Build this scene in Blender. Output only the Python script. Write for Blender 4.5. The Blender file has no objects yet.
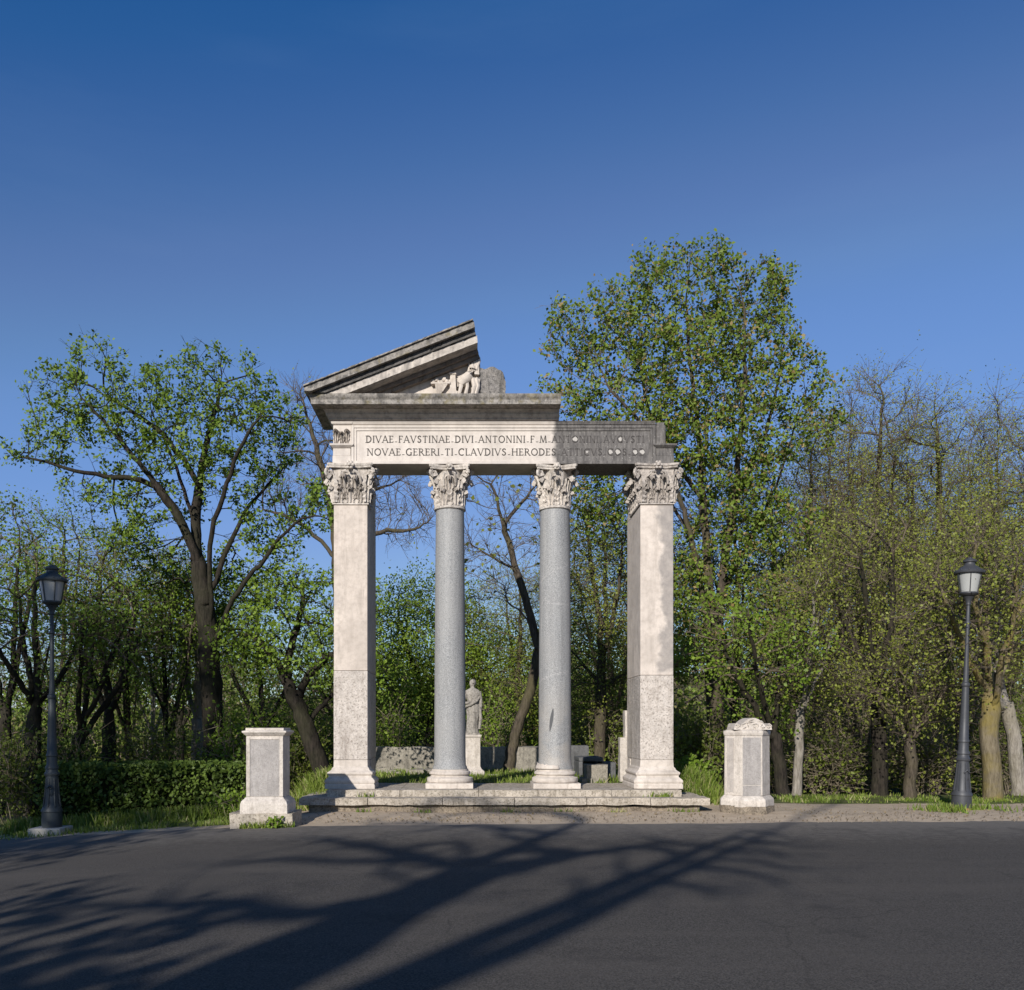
import bpy, math, random
import numpy as np
from mathutils import Vector, Matrix, noise

R = math.radians
random.seed(7)
rng = np.random.default_rng(11)
C = bpy.context.scene.collection
S = bpy.context.scene

# ------------------------------------------------------------------ camera
F_PX, CX, CY, EYE = 900.0, 473.0, 727.0, 1.6
cam_d = bpy.data.cameras.new('camera')
cam = bpy.data.objects.new('camera', cam_d)
C.objects.link(cam)
cam.location = (0, 0, EYE)
cam.rotation_euler = (R(90), 0, 0)
cam_d.sensor_width = 36
cam_d.lens = F_PX / 1024 * 36
cam_d.shift_x = (512 - CX) / 1024
cam_d.shift_y = (CY - 495) / 1024
cam_d.clip_end = 2000
S.camera = cam

# ------------------------------------------------------------------ light
SUN_AZ, SUN_EL = 20.0, 24.0      # sun stands behind the camera, to the left
wd = bpy.data.worlds.new('World')
S.world = wd
wd.use_nodes = True
wn, wl = wd.node_tree.nodes, wd.node_tree.links
wn.clear()
sky = wn.new('ShaderNodeTexSky')
sky.sky_type = 'NISHITA'
sky.sun_disc = False
sky.sun_elevation = R(SUN_EL)
sky.sun_rotation = R(180 + SUN_AZ)
sky.altitude = 600
sky.air_density = 1.0
sky.dust_density = 0.05
sky.ozone_density = 6.0
bg = wn.new('ShaderNodeBackground')
bg.inputs['Strength'].default_value = 0.10
wo = wn.new('ShaderNodeOutputWorld')
# thin cirrus streaks high in the sky
tc = wn.new('ShaderNodeTexCoord')
mp = wn.new('ShaderNodeMapping')
mp.inputs['Scale'].default_value = (0.9, 0.9, 6.0)
mp.inputs['Rotation'].default_value = (0.2, -0.75, 0.9)
nz = wn.new('ShaderNodeTexNoise')
nz.inputs['Scale'].default_value = 1.6
nz.inputs['Detail'].default_value = 7
nz.inputs['Roughness'].default_value = 0.55
rp = wn.new('ShaderNodeMapRange')
rp.inputs[1].default_value = 0.54
rp.inputs[2].default_value = 0.85
rp.inputs[3].default_value = 0.0
rp.inputs[4].default_value = 0.09
mx = wn.new('ShaderNodeMixRGB')
mx.inputs[2].default_value = (1.9, 2.9, 4.6, 1)
wl.new(tc.outputs['Generated'], mp.inputs[0])
wl.new(mp.outputs[0], nz.inputs[0])
wl.new(nz.outputs[0], rp.inputs[0])
wl.new(rp.outputs[0], mx.inputs[0])
# deep polarised blue: grade of the clear sky (input scaled so that curve units are close to display units)
sc1 = wn.new('ShaderNodeVectorMath'); sc1.operation = 'SCALE'; sc1.inputs['Scale'].default_value = 0.1
cu = wn.new('ShaderNodeRGBCurve')
sc2 = wn.new('ShaderNodeVectorMath'); sc2.operation = 'SCALE'; sc2.inputs['Scale'].default_value = 10.0
CURV = ([(0, 0), (0.0396, 0.006), (0.0457, 0.010), (0.058, 0.034), (0.0792, 0.080), (0.169, 0.150), (1, 0.75)],
        [(0, 0), (0.106, 0.069), (0.155, 0.132), (0.209, 0.196), (0.394, 0.284), (1, 0.75)],
        [(0, 0), (0.266, 0.232), (0.373, 0.335), (0.48, 0.455), (0.85, 0.56), (1, 0.65)])
for ch, pts in zip(cu.mapping.curves, CURV):
    ch.points[0].location = pts[0]
    ch.points[1].location = pts[-1]
    for p in pts[1:-1]:
        ch.points.new(*p)
    for p in ch.points:
        p.handle_type = 'AUTO_CLAMPED'
cu.mapping.update()
wl.new(sky.outputs[0], sc1.inputs[0])
wl.new(sc1.outputs[0], cu.inputs['Color'])
wl.new(cu.outputs[0], sc2.inputs[0])
wl.new(sc2.outputs[0], mx.inputs[1])
wl.new(mx.outputs[0], bg.inputs[0])
wl.new(bg.outputs[0], wo.inputs[0])

sd = bpy.data.lights.new('sun', 'SUN')
sd.energy = 3.9
sd.angle = R(0.5)
sd.color = (1.0, 0.96, 0.905)
sun = bpy.data.objects.new('sun', sd)
C.objects.link(sun)
sdir = Vector((math.sin(R(SUN_AZ)) * math.cos(R(SUN_EL)), math.cos(R(SUN_AZ)) * math.cos(R(SUN_EL)), -math.sin(R(SUN_EL))))
sun.rotation_euler = sdir.to_track_quat('-Z', 'Y').to_euler()
sun.location = (-15, -30, 20)

S.view_settings.view_transform = 'Standard'
S.view_settings.look = 'None'
S.view_settings.gamma = 1
S.view_settings.exposure = 0.5
S.view_settings.use_curve_mapping = False


def at(px, py, Y):
    return np.array([(px - CX) / F_PX * Y, Y, EYE - (py - CY) / F_PX * Y])


def sm(a, b, t):
    t = np.clip((t - a) / (b - a), 0, 1)
    return t * t * (3 - 2 * t)


def gz(x, y):
    """height of the ground"""
    x = np.asarray(x, float)
    y = np.asarray(y, float)
    z = -0.077 * np.log1p(np.exp(-(x + 3.5) * 2.2)) / 2.2
    z = z + 0.07 * sm(14.9, 16.1, y) * sm(-3.6, -2.6, x)
    z = np.maximum(z, -0.47 - 0.002 * (-x))
    lawn = sm(17.6, 18.5, y) * (1 - sm(25.5, 28, y)) * sm(-3.9, -3.0, x) * (1 - sm(4.4, 5.6, x))
    z = z + 0.36 * lawn
    drop = sm(19.5, 34, y) * (1.3 + 0.5 * sm(4, 14, x)) * (1 - lawn)
    z = z - drop
    hill = sm(48, 125, y)
    z = z + hill * (7.5 + 2.5 * np.sin(x * 0.035 + 0.8) + 1.5 * sm(0, 60, x))
    return z


# ------------------------------------------------------------------ materials
def nodes(name):
    m = bpy.data.materials.new(name)
    m.use_nodes = True
    nt = m.node_tree
    return m, nt.nodes, nt.links, nt.nodes['Principled BSDF']


def N(n, t, **kw):
    o = n.new(t)
    for k, v in kw.items():
        if k in o.inputs:
            o.inputs[k].default_value = v
        else:
            setattr(o, k, v)
    return o


def noise_n(n, l, vec, scale, detail=5, rough=0.6):
    o = N(n, 'ShaderNodeTexNoise', Scale=scale, Detail=detail, Roughness=rough)
    if vec is not None:
        l.new(vec, o.inputs['Vector'])
    return o.outputs['Fac']


def rng_n(n, l, fac, a, b, c=0.0, d=1.0):
    o = n.new('ShaderNodeMapRange')
    for i, v in enumerate((a, b, c, d)):
        o.inputs[i + 1].default_value = v
    l.new(fac, o.inputs[0])
    return o.outputs[0]


def mix_n(n, l, fac, a, b, mode='MIX'):
    o = n.new('ShaderNodeMixRGB')
    o.blend_type = mode
    for i, v in ((0, fac), (1, a), (2, b)):
        if isinstance(v, (int, float)):
            o.inputs[i].default_value = v
        elif isinstance(v, tuple):
            o.inputs[i].default_value = (*v, 1) if len(v) == 3 else v
        else:
            l.new(v, o.inputs[i])
    return o.outputs[0]


def math_n(n, l, op, a, b):
    o = n.new('ShaderNodeMath')
    o.operation = op
    for i, v in ((0, a), (1, b)):
        if isinstance(v, (int, float)):
            o.inputs[i].default_value = v
        else:
            l.new(v, o.inputs[i])
    return o.outputs[0]


def geo_pos(n):
    return n.new('ShaderNodeNewGeometry').outputs['Position']


def bump(n, l, fac, strength, dist, bs, chain=None):
    b = N(n, 'ShaderNodeBump', Strength=strength, Distance=dist)
    l.new(fac, b.inputs['Height'])
    if chain is not None:
        l.new(chain, b.inputs['Normal'])
    l.new(b.outputs[0], bs.inputs['Normal'])
    return b.outputs[0]


def stone(name, base, dark, stain=0.5, pits=0.0, bmp=0.3, scale=1.0, extra=None, rough=0.85):
    """old marble / travertine: cloudy base, blotchy dark weathering, pits, small bump"""
    m, n, l, bs = nodes(name)
    base = tuple(v * 1.02 for v in base)
    p = geo_pos(n)
    a = noise_n(n, l, p, 1.7 * scale, 6, 0.62)
    b = noise_n(n, l, p, 9 * scale, 6, 0.7)
    c = noise_n(n, l, p, 45 * scale, 3, 0.6)
    stretch = N(n, 'ShaderNodeMapping', Scale=(5, 5, 0.7))
    l.new(p, stretch.inputs[0])
    st = noise_n(n, l, stretch.outputs[0], 1.6 * scale, 5, 0.65)
    light = tuple(min(1, v * 1.10) for v in base)
    mid = tuple(v * 0.84 for v in base)
    col = mix_n(n, l, rng_n(n, l, a, 0.35, 0.65), mid, light)
    f = math_n(n, l, 'MULTIPLY', rng_n(n, l, b, 0.46, 0.72), stain)
    col = mix_n(n, l, f, col, dark)
    f2 = math_n(n, l, 'MULTIPLY', rng_n(n, l, st, 0.52, 0.75), stain * 0.9)
    col = mix_n(n, l, f2, col, dark)
    run = N(n, 'ShaderNodeMapping', Scale=(2.6, 2.6, 0.22))
    l.new(p, run.inputs[0])
    rf = noise_n(n, l, run.outputs[0], 2.1, 6, 0.6)
    pf_ = noise_n(n, l, p, 0.9, 4, 0.6)
    f3 = math_n(n, l, 'MULTIPLY', rng_n(n, l, rf, 0.54, 0.66), rng_n(n, l, pf_, 0.42, 0.58, 0, stain * 0.75))
    col = mix_n(n, l, f3, col, tuple(v * 0.8 for v in dark))
    if pits > 0:
        v = N(n, 'ShaderNodeTexNoise', Scale=26 * scale, Detail=4, Roughness=0.75)
        mpp = N(n, 'ShaderNodeMapping', Scale=(1, 1, 1.0))
        l.new(p, mpp.inputs[0])
        l.new(mpp.outputs[0], v.inputs['Vector'])
        pf = rng_n(n, l, v.outputs['Fac'], 0.52, 0.64)
        col = mix_n(n, l, math_n(n, l, 'MULTIPLY', pf, pits), col, tuple(v * 0.5 for v in dark))
    if extra:
        col = extra(n, l, p, col)
    l.new(col, bs.inputs['Base Color'])
    bs.inputs['Roughness'].default_value = rough
    bs.inputs['Specular IOR Level'].default_value = 0.25
    nb = bump(n, l, b, bmp, 0.03, bs)
    bump(n, l, c, bmp * 0.8, 0.008, bs, nb)
    return m


def sep(n, l, p):
    s = n.new('ShaderNodeSeparateXYZ')
    l.new(p, s.inputs[0])
    return s.outputs


def right_patina(n, l, p, col):
    # the stretch never covered by the lost cornice is grey with old rain soot
    s = sep(n, l, p)
    w = noise_n(n, l, p, 3.0, 5, 0.6)
    e = math_n(n, l, 'ADD', s[0], rng_n(n, l, w, 0.3, 0.7, -0.10, 0.10))
    f = rng_n(n, l, e, 1.46, 1.56)
    mpg = N(n, 'ShaderNodeMapping', Scale=(9, 9, 1.6))
    l.new(p, mpg.inputs[0])
    g = noise_n(n, l, mpg.outputs[0], 2.2, 6, 0.7)
    g2 = noise_n(n, l, p, 30, 3, 0.6)
    grey = mix_n(n, l, rng_n(n, l, g, 0.4, 0.78), (0.085, 0.078, 0.073), (0.235, 0.215, 0.195))
    grey = mix_n(n, l, rng_n(n, l, g2, 0.62, 0.75), grey, (0.36, 0.335, 0.305))
    return mix_n(n, l, f, col, grey)


def anta_stain(n, l, p, col):
    # grey run-off mark down the right half of the right pier's upper shaft
    s = sep(n, l, p)
    w = noise_n(n, l, p, 2.2, 5, 0.6)
    e = math_n(n, l, 'ADD', s[0], rng_n(n, l, w, 0.3, 0.7, -0.13, 0.13))
    f = rng_n(n, l, e, 3.50, 3.60)
    zz = math_n(n, l, 'ADD', s[2], rng_n(n, l, w, 0.3, 0.7, -0.5, 0.5))
    f = math_n(n, l, 'MULTIPLY', f, rng_n(n, l, zz, 2.55, 2.9))
    f = math_n(n, l, 'MULTIPLY', f, rng_n(n, l, noise_n(n, l, p, 6, 5, 0.7), 0.25, 0.6, 0.45, 0.9))
    return mix_n(n, l, f, col, (0.25, 0.225, 0.205))


def lichen(n, l, p, col):
    s = sep(n, l, p)
    w = noise_n(n, l, p, 4.5, 5, 0.65)
    col = mix_n(n, l, rng_n(n, l, w, 0.54, 0.66, 0, 0.6), col, (0.23, 0.19, 0.09))
    k = noise_n(n, l, p, 14, 5, 0.7)
    return mix_n(n, l, rng_n(n, l, k, 0.5, 0.68, 0, 0.75), col, (0.055, 0.053, 0.05))


M = {}
M['marble'] = stone('pale_marble', (0.54, 0.475, 0.41), (0.29, 0.245, 0.20), 0.6, 0.0, 0.18)
M['anta'] = stone('pier_stone', (0.54, 0.465, 0.395), (0.31, 0.26, 0.215), 0.6, 0.0, 0.25)
M['anta_stained'] = stone('pier_stone_stained', (0.57, 0.495, 0.425), (0.32, 0.27, 0.225), 0.55, 0.0, 0.2, extra=anta_stain)
M['anta_rough'] = stone('pitted_pier_stone', (0.54, 0.48, 0.42), (0.27, 0.225, 0.185), 0.75, 0.75, 0.9)
M['frieze'] = stone('inscribed_marble', (0.56, 0.50, 0.44), (0.37, 0.32, 0.28), 0.4, 0.0, 0.12, extra=right_patina)
M['cornice'] = stone('cornice_marble', (0.50, 0.445, 0.385), (0.17, 0.15, 0.13), 0.75, 0.0, 0.3)
M['cornice_shade'] = stone('shade_brown_marble', (0.24, 0.20, 0.165), (0.10, 0.085, 0.07), 0.8, 0.2, 0.4)  # brown tone paints the shade under the raking cornice
M['shade_black'] = stone('shade_black_marble', (0.12, 0.11, 0.10), (0.035, 0.033, 0.03), 1.0, 0.3, 0.6)  # near-black tone paints the shadow line of the gap course
M['sooty'] = stone('weathered_cornice_marble', (0.31, 0.28, 0.245), (0.065, 0.06, 0.055), 1.0, 0.3, 0.5, extra=lichen)
M['rough_block'] = stone('rough_grey_stone', (0.29, 0.265, 0.24), (0.085, 0.08, 0.072), 1.0, 0.8, 1.0, 1.6)
M['carved'] = stone('carved_marble', (0.56, 0.50, 0.435), (0.21, 0.18, 0.15), 0.8, 0.25, 0.35, 1.6)
M['carved_dark'] = stone('weathered_carved_marble', (0.48, 0.425, 0.37), (0.14, 0.12, 0.105), 0.95, 0.35, 0.45, 1.6)
M['step'] = stone('travertine_step', (0.46, 0.40, 0.325), (0.20, 0.165, 0.12), 0.85, 0.8, 0.8, 1.2)
M['rubble'] = stone('rubble_footing', (0.30, 0.245, 0.18), (0.10, 0.08, 0.06), 1.0, 0.9, 1.0, 1.8)
M['pedestal'] = stone('pedestal_marble', (0.56, 0.50, 0.435), (0.30, 0.255, 0.21), 0.6, 0.35, 0.35, 1.4)
M['panel'] = stone('grey_marble_panel', (0.355, 0.325, 0.30), (0.22, 0.20, 0.185), 0.7, 0.4, 0.4, 2.0)
M['panel_pale'] = stone('pale_grey_panel', (0.45, 0.40, 0.355), (0.27, 0.24, 0.21), 0.6, 0.3, 0.3, 2.0)
M['wall'] = stone('garden_wall_stone', (0.29, 0.26, 0.21), (0.11, 0.10, 0.08), 0.9, 0.5, 0.6, 1.4)
M['slab_shade'] = stone('shade_dark_stone', (0.12, 0.118, 0.115), (0.06, 0.058, 0.056), 0.7, 0.3, 0.4, 1.4)  # stone darkened to hold the shade on wall end and bench
M['statue'] = stone('statue_marble', (0.34, 0.31, 0.27), (0.09, 0.08, 0.07), 0.95, 0.3, 0.5, 2.6)  # base darkened and blotches raised to suggest dappled tree shade


def granite(name, veins):
    m, n, l, bs = nodes(name)
    p = geo_pos(n)
    a = noise_n(n, l, p, 75, 3, 0.6)
    b = noise_n(n, l, p, 36, 3, 0.6)
    c = noise_n(n, l, p, 1.3, 5, 0.6)
    col = mix_n(n, l, rng_n(n, l, a, 0.36, 0.66), (0.13, 0.132, 0.135), (0.37, 0.365, 0.35))
    col = mix_n(n, l, rng_n(n, l, b, 0.52, 0.72, 0, 0.4), col, (0.42, 0.41, 0.39))
    col = mix_n(n, l, rng_n(n, l, c, 0.35, 0.7, 0, 0.45), col, (0.30, 0.285, 0.265))
    stp = N(n, 'ShaderNodeMapping', Scale=(6, 6, 0.35))
    l.new(p, stp.inputs[0])
    stn = noise_n(n, l, stp.outputs[0], 1.5, 5, 0.65)
    col = mix_n(n, l, rng_n(n, l, stn, 0.5, 0.72, 0, 0.45), col, (0.13, 0.125, 0.12))
    col = mix_n(n, l, rng_n(n, l, stn, 0.3, 0.45, 0.35, 0), col, (0.43, 0.41, 0.38))
    if veins:
        s = sep(n, l, p)
        wv = noise_n(n, l, p, 2.5, 4, 0.6)
        for z0, k in ((4.55, 0.55), (3.95, -0.1), (2.6, 0.3)):
            d = math_n(n, l, 'SUBTRACT', s[2], z0)
            d = math_n(n, l, 'SUBTRACT', d, math_n(n, l, 'MULTIPLY', math_n(n, l, 'SUBTRACT', s[0], 1.58), k))
            d = math_n(n, l, 'ABSOLUTE', math_n(n, l, 'ADD', d, rng_n(n, l, wv, 0.3, 0.7, -0.12, 0.12)), 0)
            col = mix_n(n, l, rng_n(n, l, d, 0.0, 0.016, 0.35, 0.0), col, (0.50, 0.47, 0.44))
        # rusty, paler foot of the shaft
        col = mix_n(n, l, math_n(n, l, 'MULTIPLY', rng_n(n, l, s[2], 0.8, 2.6, 0.5, 0.0), rng_n(n, l, wv, 0.4, 0.6)), col, (0.40, 0.35, 0.29))
    l.new(col, bs.inputs['Base Color'])
    bs.inputs['Roughness'].default_value = 0.6
    bs.inputs['Specular IOR Level'].default_value = 0.35
    bump(n, l, a, 0.12, 0.004, bs)
    return m


M['granite'] = granite('grey_granite', False)
M['granite_veined'] = granite('veined_grey_granite', True)


def plain(name, col, rough=0.6, var=0.25, scale=12, metal=0.0, spec=0.4):
    m, n, l, bs = nodes(name)
    p = geo_pos(n)
    a = noise_n(n, l, p, scale, 5, 0.65)
    c = mix_n(n, l, a, tuple(v * (1 - var) for v in col), tuple(min(1, v * (1 + var)) for v in col))
    l.new(c, bs.inputs['Base Color'])
    bs.inputs['Roughness'].default_value = rough
    bs.inputs['Metallic'].default_value = metal
    bs.inputs['Specular IOR Level'].default_value = spec
    bump(n, l, a, 0.15, 0.01, bs)
    return m


M['iron'] = plain('grey_painted_iron', (0.045, 0.046, 0.05), 0.5, 0.3, 16)
M['iron_shaded'] = plain('shaded_painted_iron', (0.035, 0.042, 0.045), 0.5, 0.3, 16)  # darker copy of the iron, with the left post's shade in its colour
M['milk_glass'] = plain('milky_lantern_glass', (0.34, 0.34, 0.32), 0.25, 0.08, 4, 0, 0.5)
M['concrete'] = plain('pale_concrete', (0.40, 0.37, 0.32), 0.9, 0.3, 9, 0, 0.2)
M['red_paint'] = plain('faded_red_paint', (0.30, 0.09, 0.08), 0.8, 0.3, 14, 0, 0.2)
M['ink'] = plain('letter_cut', (0.10, 0.09, 0.082), 0.9, 0.3, 20, 0, 0.1)
M['ink_faint'] = plain('worn_letter_cut', (0.088, 0.08, 0.075), 0.9, 0.6, 9, 0, 0.1)
M['filler'] = plain('white_filler', (0.42, 0.39, 0.35), 0.9, 0.1, 20, 0, 0.1)
M['patch_grey'] = plain('dark_patch_grey', (0.10, 0.10, 0.10), 0.9, 0.2, 20, 0, 0.1)


def asphalt():
    m, n, l, bs = nodes('asphalt')
    p = geo_pos(n)
    fine = noise_n(n, l, p, 90, 3, 0.6)
    mid = noise_n(n, l, p, 7, 5, 0.65)
    big = noise_n(n, l, p, 0.5, 5, 0.6)
    strip = N(n, 'ShaderNodeMapping', Scale=(0.12, 1.3, 1))
    l.new(p, strip.inputs[0])
    lane = noise_n(n, l, strip.outputs[0], 1.2, 4, 0.55)
    col = mix_n(n, l, rng_n(n, l, fine, 0.36, 0.66), (0.031, 0.0285, 0.0255), (0.121, 0.108, 0.095))
    col = mix_n(n, l, rng_n(n, l, big, 0.35, 0.7, 0, 0.4), col, (0.082, 0.072, 0.062))
    col = mix_n(n, l, rng_n(n, l, lane, 0.5, 0.68, 0, 0.35), col, (0.105, 0.092, 0.079))
    s = sep(n, l, p)
    # dust and grit gather along the far edge; pale scuffs here and there
    edge = math_n(n, l, 'ADD', s[1], rng_n(n, l, mid, 0.3, 0.7, -0.9, 0.9))
    col = mix_n(n, l, rng_n(n, l, edge, 12.4, 14.8, 0, 0.6), col, (0.19, 0.172, 0.152))
    sp = noise_n(n, l, p, 3.3, 8, 0.8)
    col = mix_n(n, l, rng_n(n, l, sp, 0.70, 0.76, 0, 0.45), col, (0.22, 0.21, 0.20))
    wv = N(n, 'ShaderNodeTexNoise', Scale=1.4, Detail=5, Roughness=0.65)
    l.new(p, wv.inputs['Vector'])
    wc = mix_n(n, l, 0.35, p, wv.outputs['Color'], 'ADD')
    vr = N(n, 'ShaderNodeTexVoronoi', Scale=0.34, feature='DISTANCE_TO_EDGE')
    l.new(wc, vr.inputs['Vector'])
    crack = math_n(n, l, 'MULTIPLY', rng_n(n, l, vr.outputs['Distance'], 0.0, 0.004, 0.35, 0), rng_n(n, l, big, 0.44, 0.54))
    col = mix_n(n, l, crack, col, (0.018, 0.017, 0.016))
    blotch = noise_n(n, l, p, 0.9, 7, 0.7)
    col = mix_n(n, l, rng_n(n, l, blotch, 0.56, 0.70, 0, 0.5), col, (0.030, 0.028, 0.027))
    l.new(col, bs.inputs['Base Color'])
    bs.inputs['Roughness'].default_value = 0.9
    bs.inputs['Specular IOR Level'].default_value = 0.12
    nb = bump(n, l, fine, 0.6, 0.008, bs)
    bump(n, l, mid, 0.2, 0.02, bs, nb)
    return m


def ground_mat():
    m, n, l, bs = nodes('ground')
    p = geo_pos(n)
    at_ = N(n, 'ShaderNodeAttribute', attribute_name='grass')
    fine = noise_n(n, l, p, 60, 4, 0.65)
    mid = noise_n(n, l, p, 5, 6, 0.7)
    big = noise_n(n, l, p, 0.8, 5, 0.6)
    dirt = mix_n(n, l, rng_n(n, l, mid, 0.3, 0.7), (0.37, 0.29, 0.205), (0.54, 0.44, 0.33))
    dirt = mix_n(n, l, rng_n(n, l, fine, 0.35, 0.7, 0, 0.7), dirt, (0.27, 0.215, 0.16))
    stones = N(n, 'ShaderNodeTexVoronoi', Scale=34)
    l.new(p, stones.inputs['Vector'])
    dirt = mix_n(n, l, rng_n(n, l, stones.outputs['Distance'], 0.12, 0.2, 0.5, 0), dirt, (0.46, 0.41, 0.36))
    turf = mix_n(n, l, rng_n(n, l, mid, 0.35, 0.65), (0.055, 0.075, 0.018), (0.11, 0.125, 0.04))
    turf = mix_n(n, l, rng_n(n, l, big, 0.5, 0.7, 0, 0.6), turf, (0.17, 0.14, 0.085))
    leaf = mix_n(n, l, rng_n(n, l, mid, 0.35, 0.68), (0.05, 0.05, 0.022), (0.105, 0.09, 0.05))
    k = math_n(n, l, 'ADD', at_.outputs['Fac'], rng_n(n, l, mid, 0.25, 0.75, -0.32, 0.32))
    col = mix_n(n, l, rng_n(n, l, k, 0.42, 0.58), dirt, turf)
    at2 = N(n, 'ShaderNodeAttribute', attribute_name='wood')
    col = mix_n(n, l, at2.outputs['Fac'], col, leaf)
    l.new(col, bs.inputs['Base Color'])
    bs.inputs['Roughness'].default_value = 0.95
    bs.inputs['Specular IOR Level'].default_value = 0.1
    nb = bump(n, l, fine, 0.6, 0.015, bs)
    bump(n, l, mid, 0.4, 0.05, bs, nb)
    return m


def bark(name, a, b, moss=None, mossf=0.6):
    m, n, l, bs = nodes(name)
    tcn = n.new('ShaderNodeTexCoord')
    mpn = N(n, 'ShaderNodeMapping', Scale=(9, 9, 1.8))
    l.new(tcn.outputs['Object'], mpn.inputs[0])
    f = noise_n(n, l, mpn.outputs[0], 2.2, 5, 0.7)
    g = noise_n(n, l, tcn.outputs['Object'], 1.1, 4, 0.6)
    col = mix_n(n, l, rng_n(n, l, f, 0.35, 0.65), a, b)
    if moss:
        col = mix_n(n, l, rng_n(n, l, g, 0.42, 0.6, 0, mossf), col, moss)
    l.new(col, bs.inputs['Base Color'])
    bs.inputs['Roughness'].default_value = 0.9
    bs.inputs['Specular IOR Level'].default_value = 0.15
    bump(n, l, f, 0.8, 0.04, bs)
    return m


def leafmat(name, dark, light, odd=None, trans=0.35):
    m = bpy.data.materials.new(name)
    m.use_nodes = True
    n, l = m.node_tree.nodes, m.node_tree.links
    n.clear()
    at_ = N(n, 'ShaderNodeAttribute', attribute_name='rnd')
    tcn = n.new('ShaderNodeTexCoord')
    g = noise_n(n, l, tcn.outputs['Object'], 0.9, 3, 0.6)
    k = math_n(n, l, 'ADD', math_n(n, l, 'MULTIPLY', at_.outputs['Fac'], 0.7), rng_n(n, l, g, 0.3, 0.7, -0.2, 0.5))
    col = mix_n(n, l, k, dark, light)
    if odd:
        col = mix_n(n, l, rng_n(n, l, at_.outputs['Fac'], 0.85, 0.87), col, odd)
    d = n.new('ShaderNodeBsdfDiffuse')
    t = n.new('ShaderNodeBsdfTranslucent')
    gl = N(n, 'ShaderNodeBsdfGlossy', Roughness=0.5)
    gl.inputs['Color'].default_value = (0.5, 0.5, 0.45, 1)
    l.new(col, d.inputs[0])
    tcol = mix_n(n, l, 0.5, col, (0.16, 0.20, 0.03))
    l.new(tcol, t.inputs[0])
    m1 = N(n, 'ShaderNodeMixShader', Fac=trans)
    l.new(d.outputs[0], m1.inputs[1])
    l.new(t.outputs[0], m1.inputs[2])
    m2 = N(n, 'ShaderNodeMixShader', Fac=0.03)
    l.new(m1.outputs[0], m2.inputs[1])
    l.new(gl.outputs[0], m2.inputs[2])
    o = n.new('ShaderNodeOutputMaterial')
    l.new(m2.outputs[0], o.inputs[0])
    return m


M['asphalt'] = asphalt()
M['ground'] = ground_mat()
M['bark_dark'] = bark('dark_bark', (0.012, 0.010, 0.008), (0.045, 0.036, 0.028), (0.04, 0.042, 0.018), 0.35)
M['bark_brown'] = bark('brown_bark', (0.038, 0.03, 0.022), (0.105, 0.084, 0.062), (0.09, 0.08, 0.034), 0.5)
M['bark_moss'] = bark('mossy_bark', (0.10, 0.08, 0.05), (0.20, 0.165, 0.11), (0.20, 0.155, 0.035), 0.8)
M['bark_pale'] = bark('pale_bark', (0.15, 0.13, 0.105), (0.33, 0.295, 0.25), (0.17, 0.15, 0.09), 0.4)
M['twig'] = bark('grey_twigs', (0.085, 0.066, 0.045), (0.19, 0.152, 0.11))
M['leaf_oak'] = leafmat('oak_leaves', (0.075, 0.13, 0.014), (0.20, 0.29, 0.035))
M['leaf_plane'] = leafmat('plane_leaves', (0.085, 0.135, 0.015), (0.22, 0.29, 0.04), (0.30, 0.215, 0.085))
M['leaf_bright'] = leafmat('young_leaves', (0.085, 0.15, 0.013), (0.22, 0.31, 0.035))
M['leaf_olive'] = leafmat('olive_leaves', (0.135, 0.16, 0.024), (0.29, 0.315, 0.055))
M['leaf_dome'] = leafmat('spring_leaves', (0.10, 0.165, 0.014), (0.25, 0.34, 0.04))
M['leaf_hedge'] = leafmat('hedge_leaves', (0.03, 0.055, 0.008), (0.12, 0.17, 0.03), None, 0.2)
M['leaf_under'] = leafmat('undergrowth_leaves', (0.085, 0.11, 0.018), (0.22, 0.26, 0.045))
M['brush'] = bark('dry_brush', (0.13, 0.105, 0.07), (0.27, 0.225, 0.155))
M['grass'] = leafmat('grass_blades', (0.10, 0.16, 0.018), (0.26, 0.32, 0.06), (0.36, 0.33, 0.15), 0.3)
M['wood_far'] = leafmat('far_wood_leaves', (0.08, 0.115, 0.016), (0.20, 0.24, 0.045), (0.21, 0.18, 0.08))
M['litter'] = leafmat('dry_leaf_bits', (0.16, 0.11, 0.06), (0.34, 0.26, 0.16))
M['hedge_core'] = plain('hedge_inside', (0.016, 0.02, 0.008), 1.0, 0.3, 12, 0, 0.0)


# ------------------------------------------------------------------ object helpers
def tag(o, label=None, cat=None, group=None, kind=None):
    if label:
        o['label'] = label
    if cat:
        o['category'] = cat
    if group:
        o['group'] = group
    if kind:
        o['kind'] = kind
    return o


def empty(name, loc, label, cat, group=None):
    o = bpy.data.objects.new(name, None)
    o.empty_display_size = 0.3
    C.objects.link(o)
    o.location = loc
    return tag(o, label, cat, group)


def link(name, me, parent=None, world=True):
    """objects are authored in world coordinates; a child is shifted by its parents' locations"""
    o = bpy.data.objects.new(name, me)
    C.objects.link(o)
    if parent is not None:
        o.parent = parent
        off = Vector((0, 0, 0))
        q = parent
        while q is not None:
            off += Vector(q.location)
            q = q.parent
        if world:
            me.transform(Matrix.Translation(-off))
    return o


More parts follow.
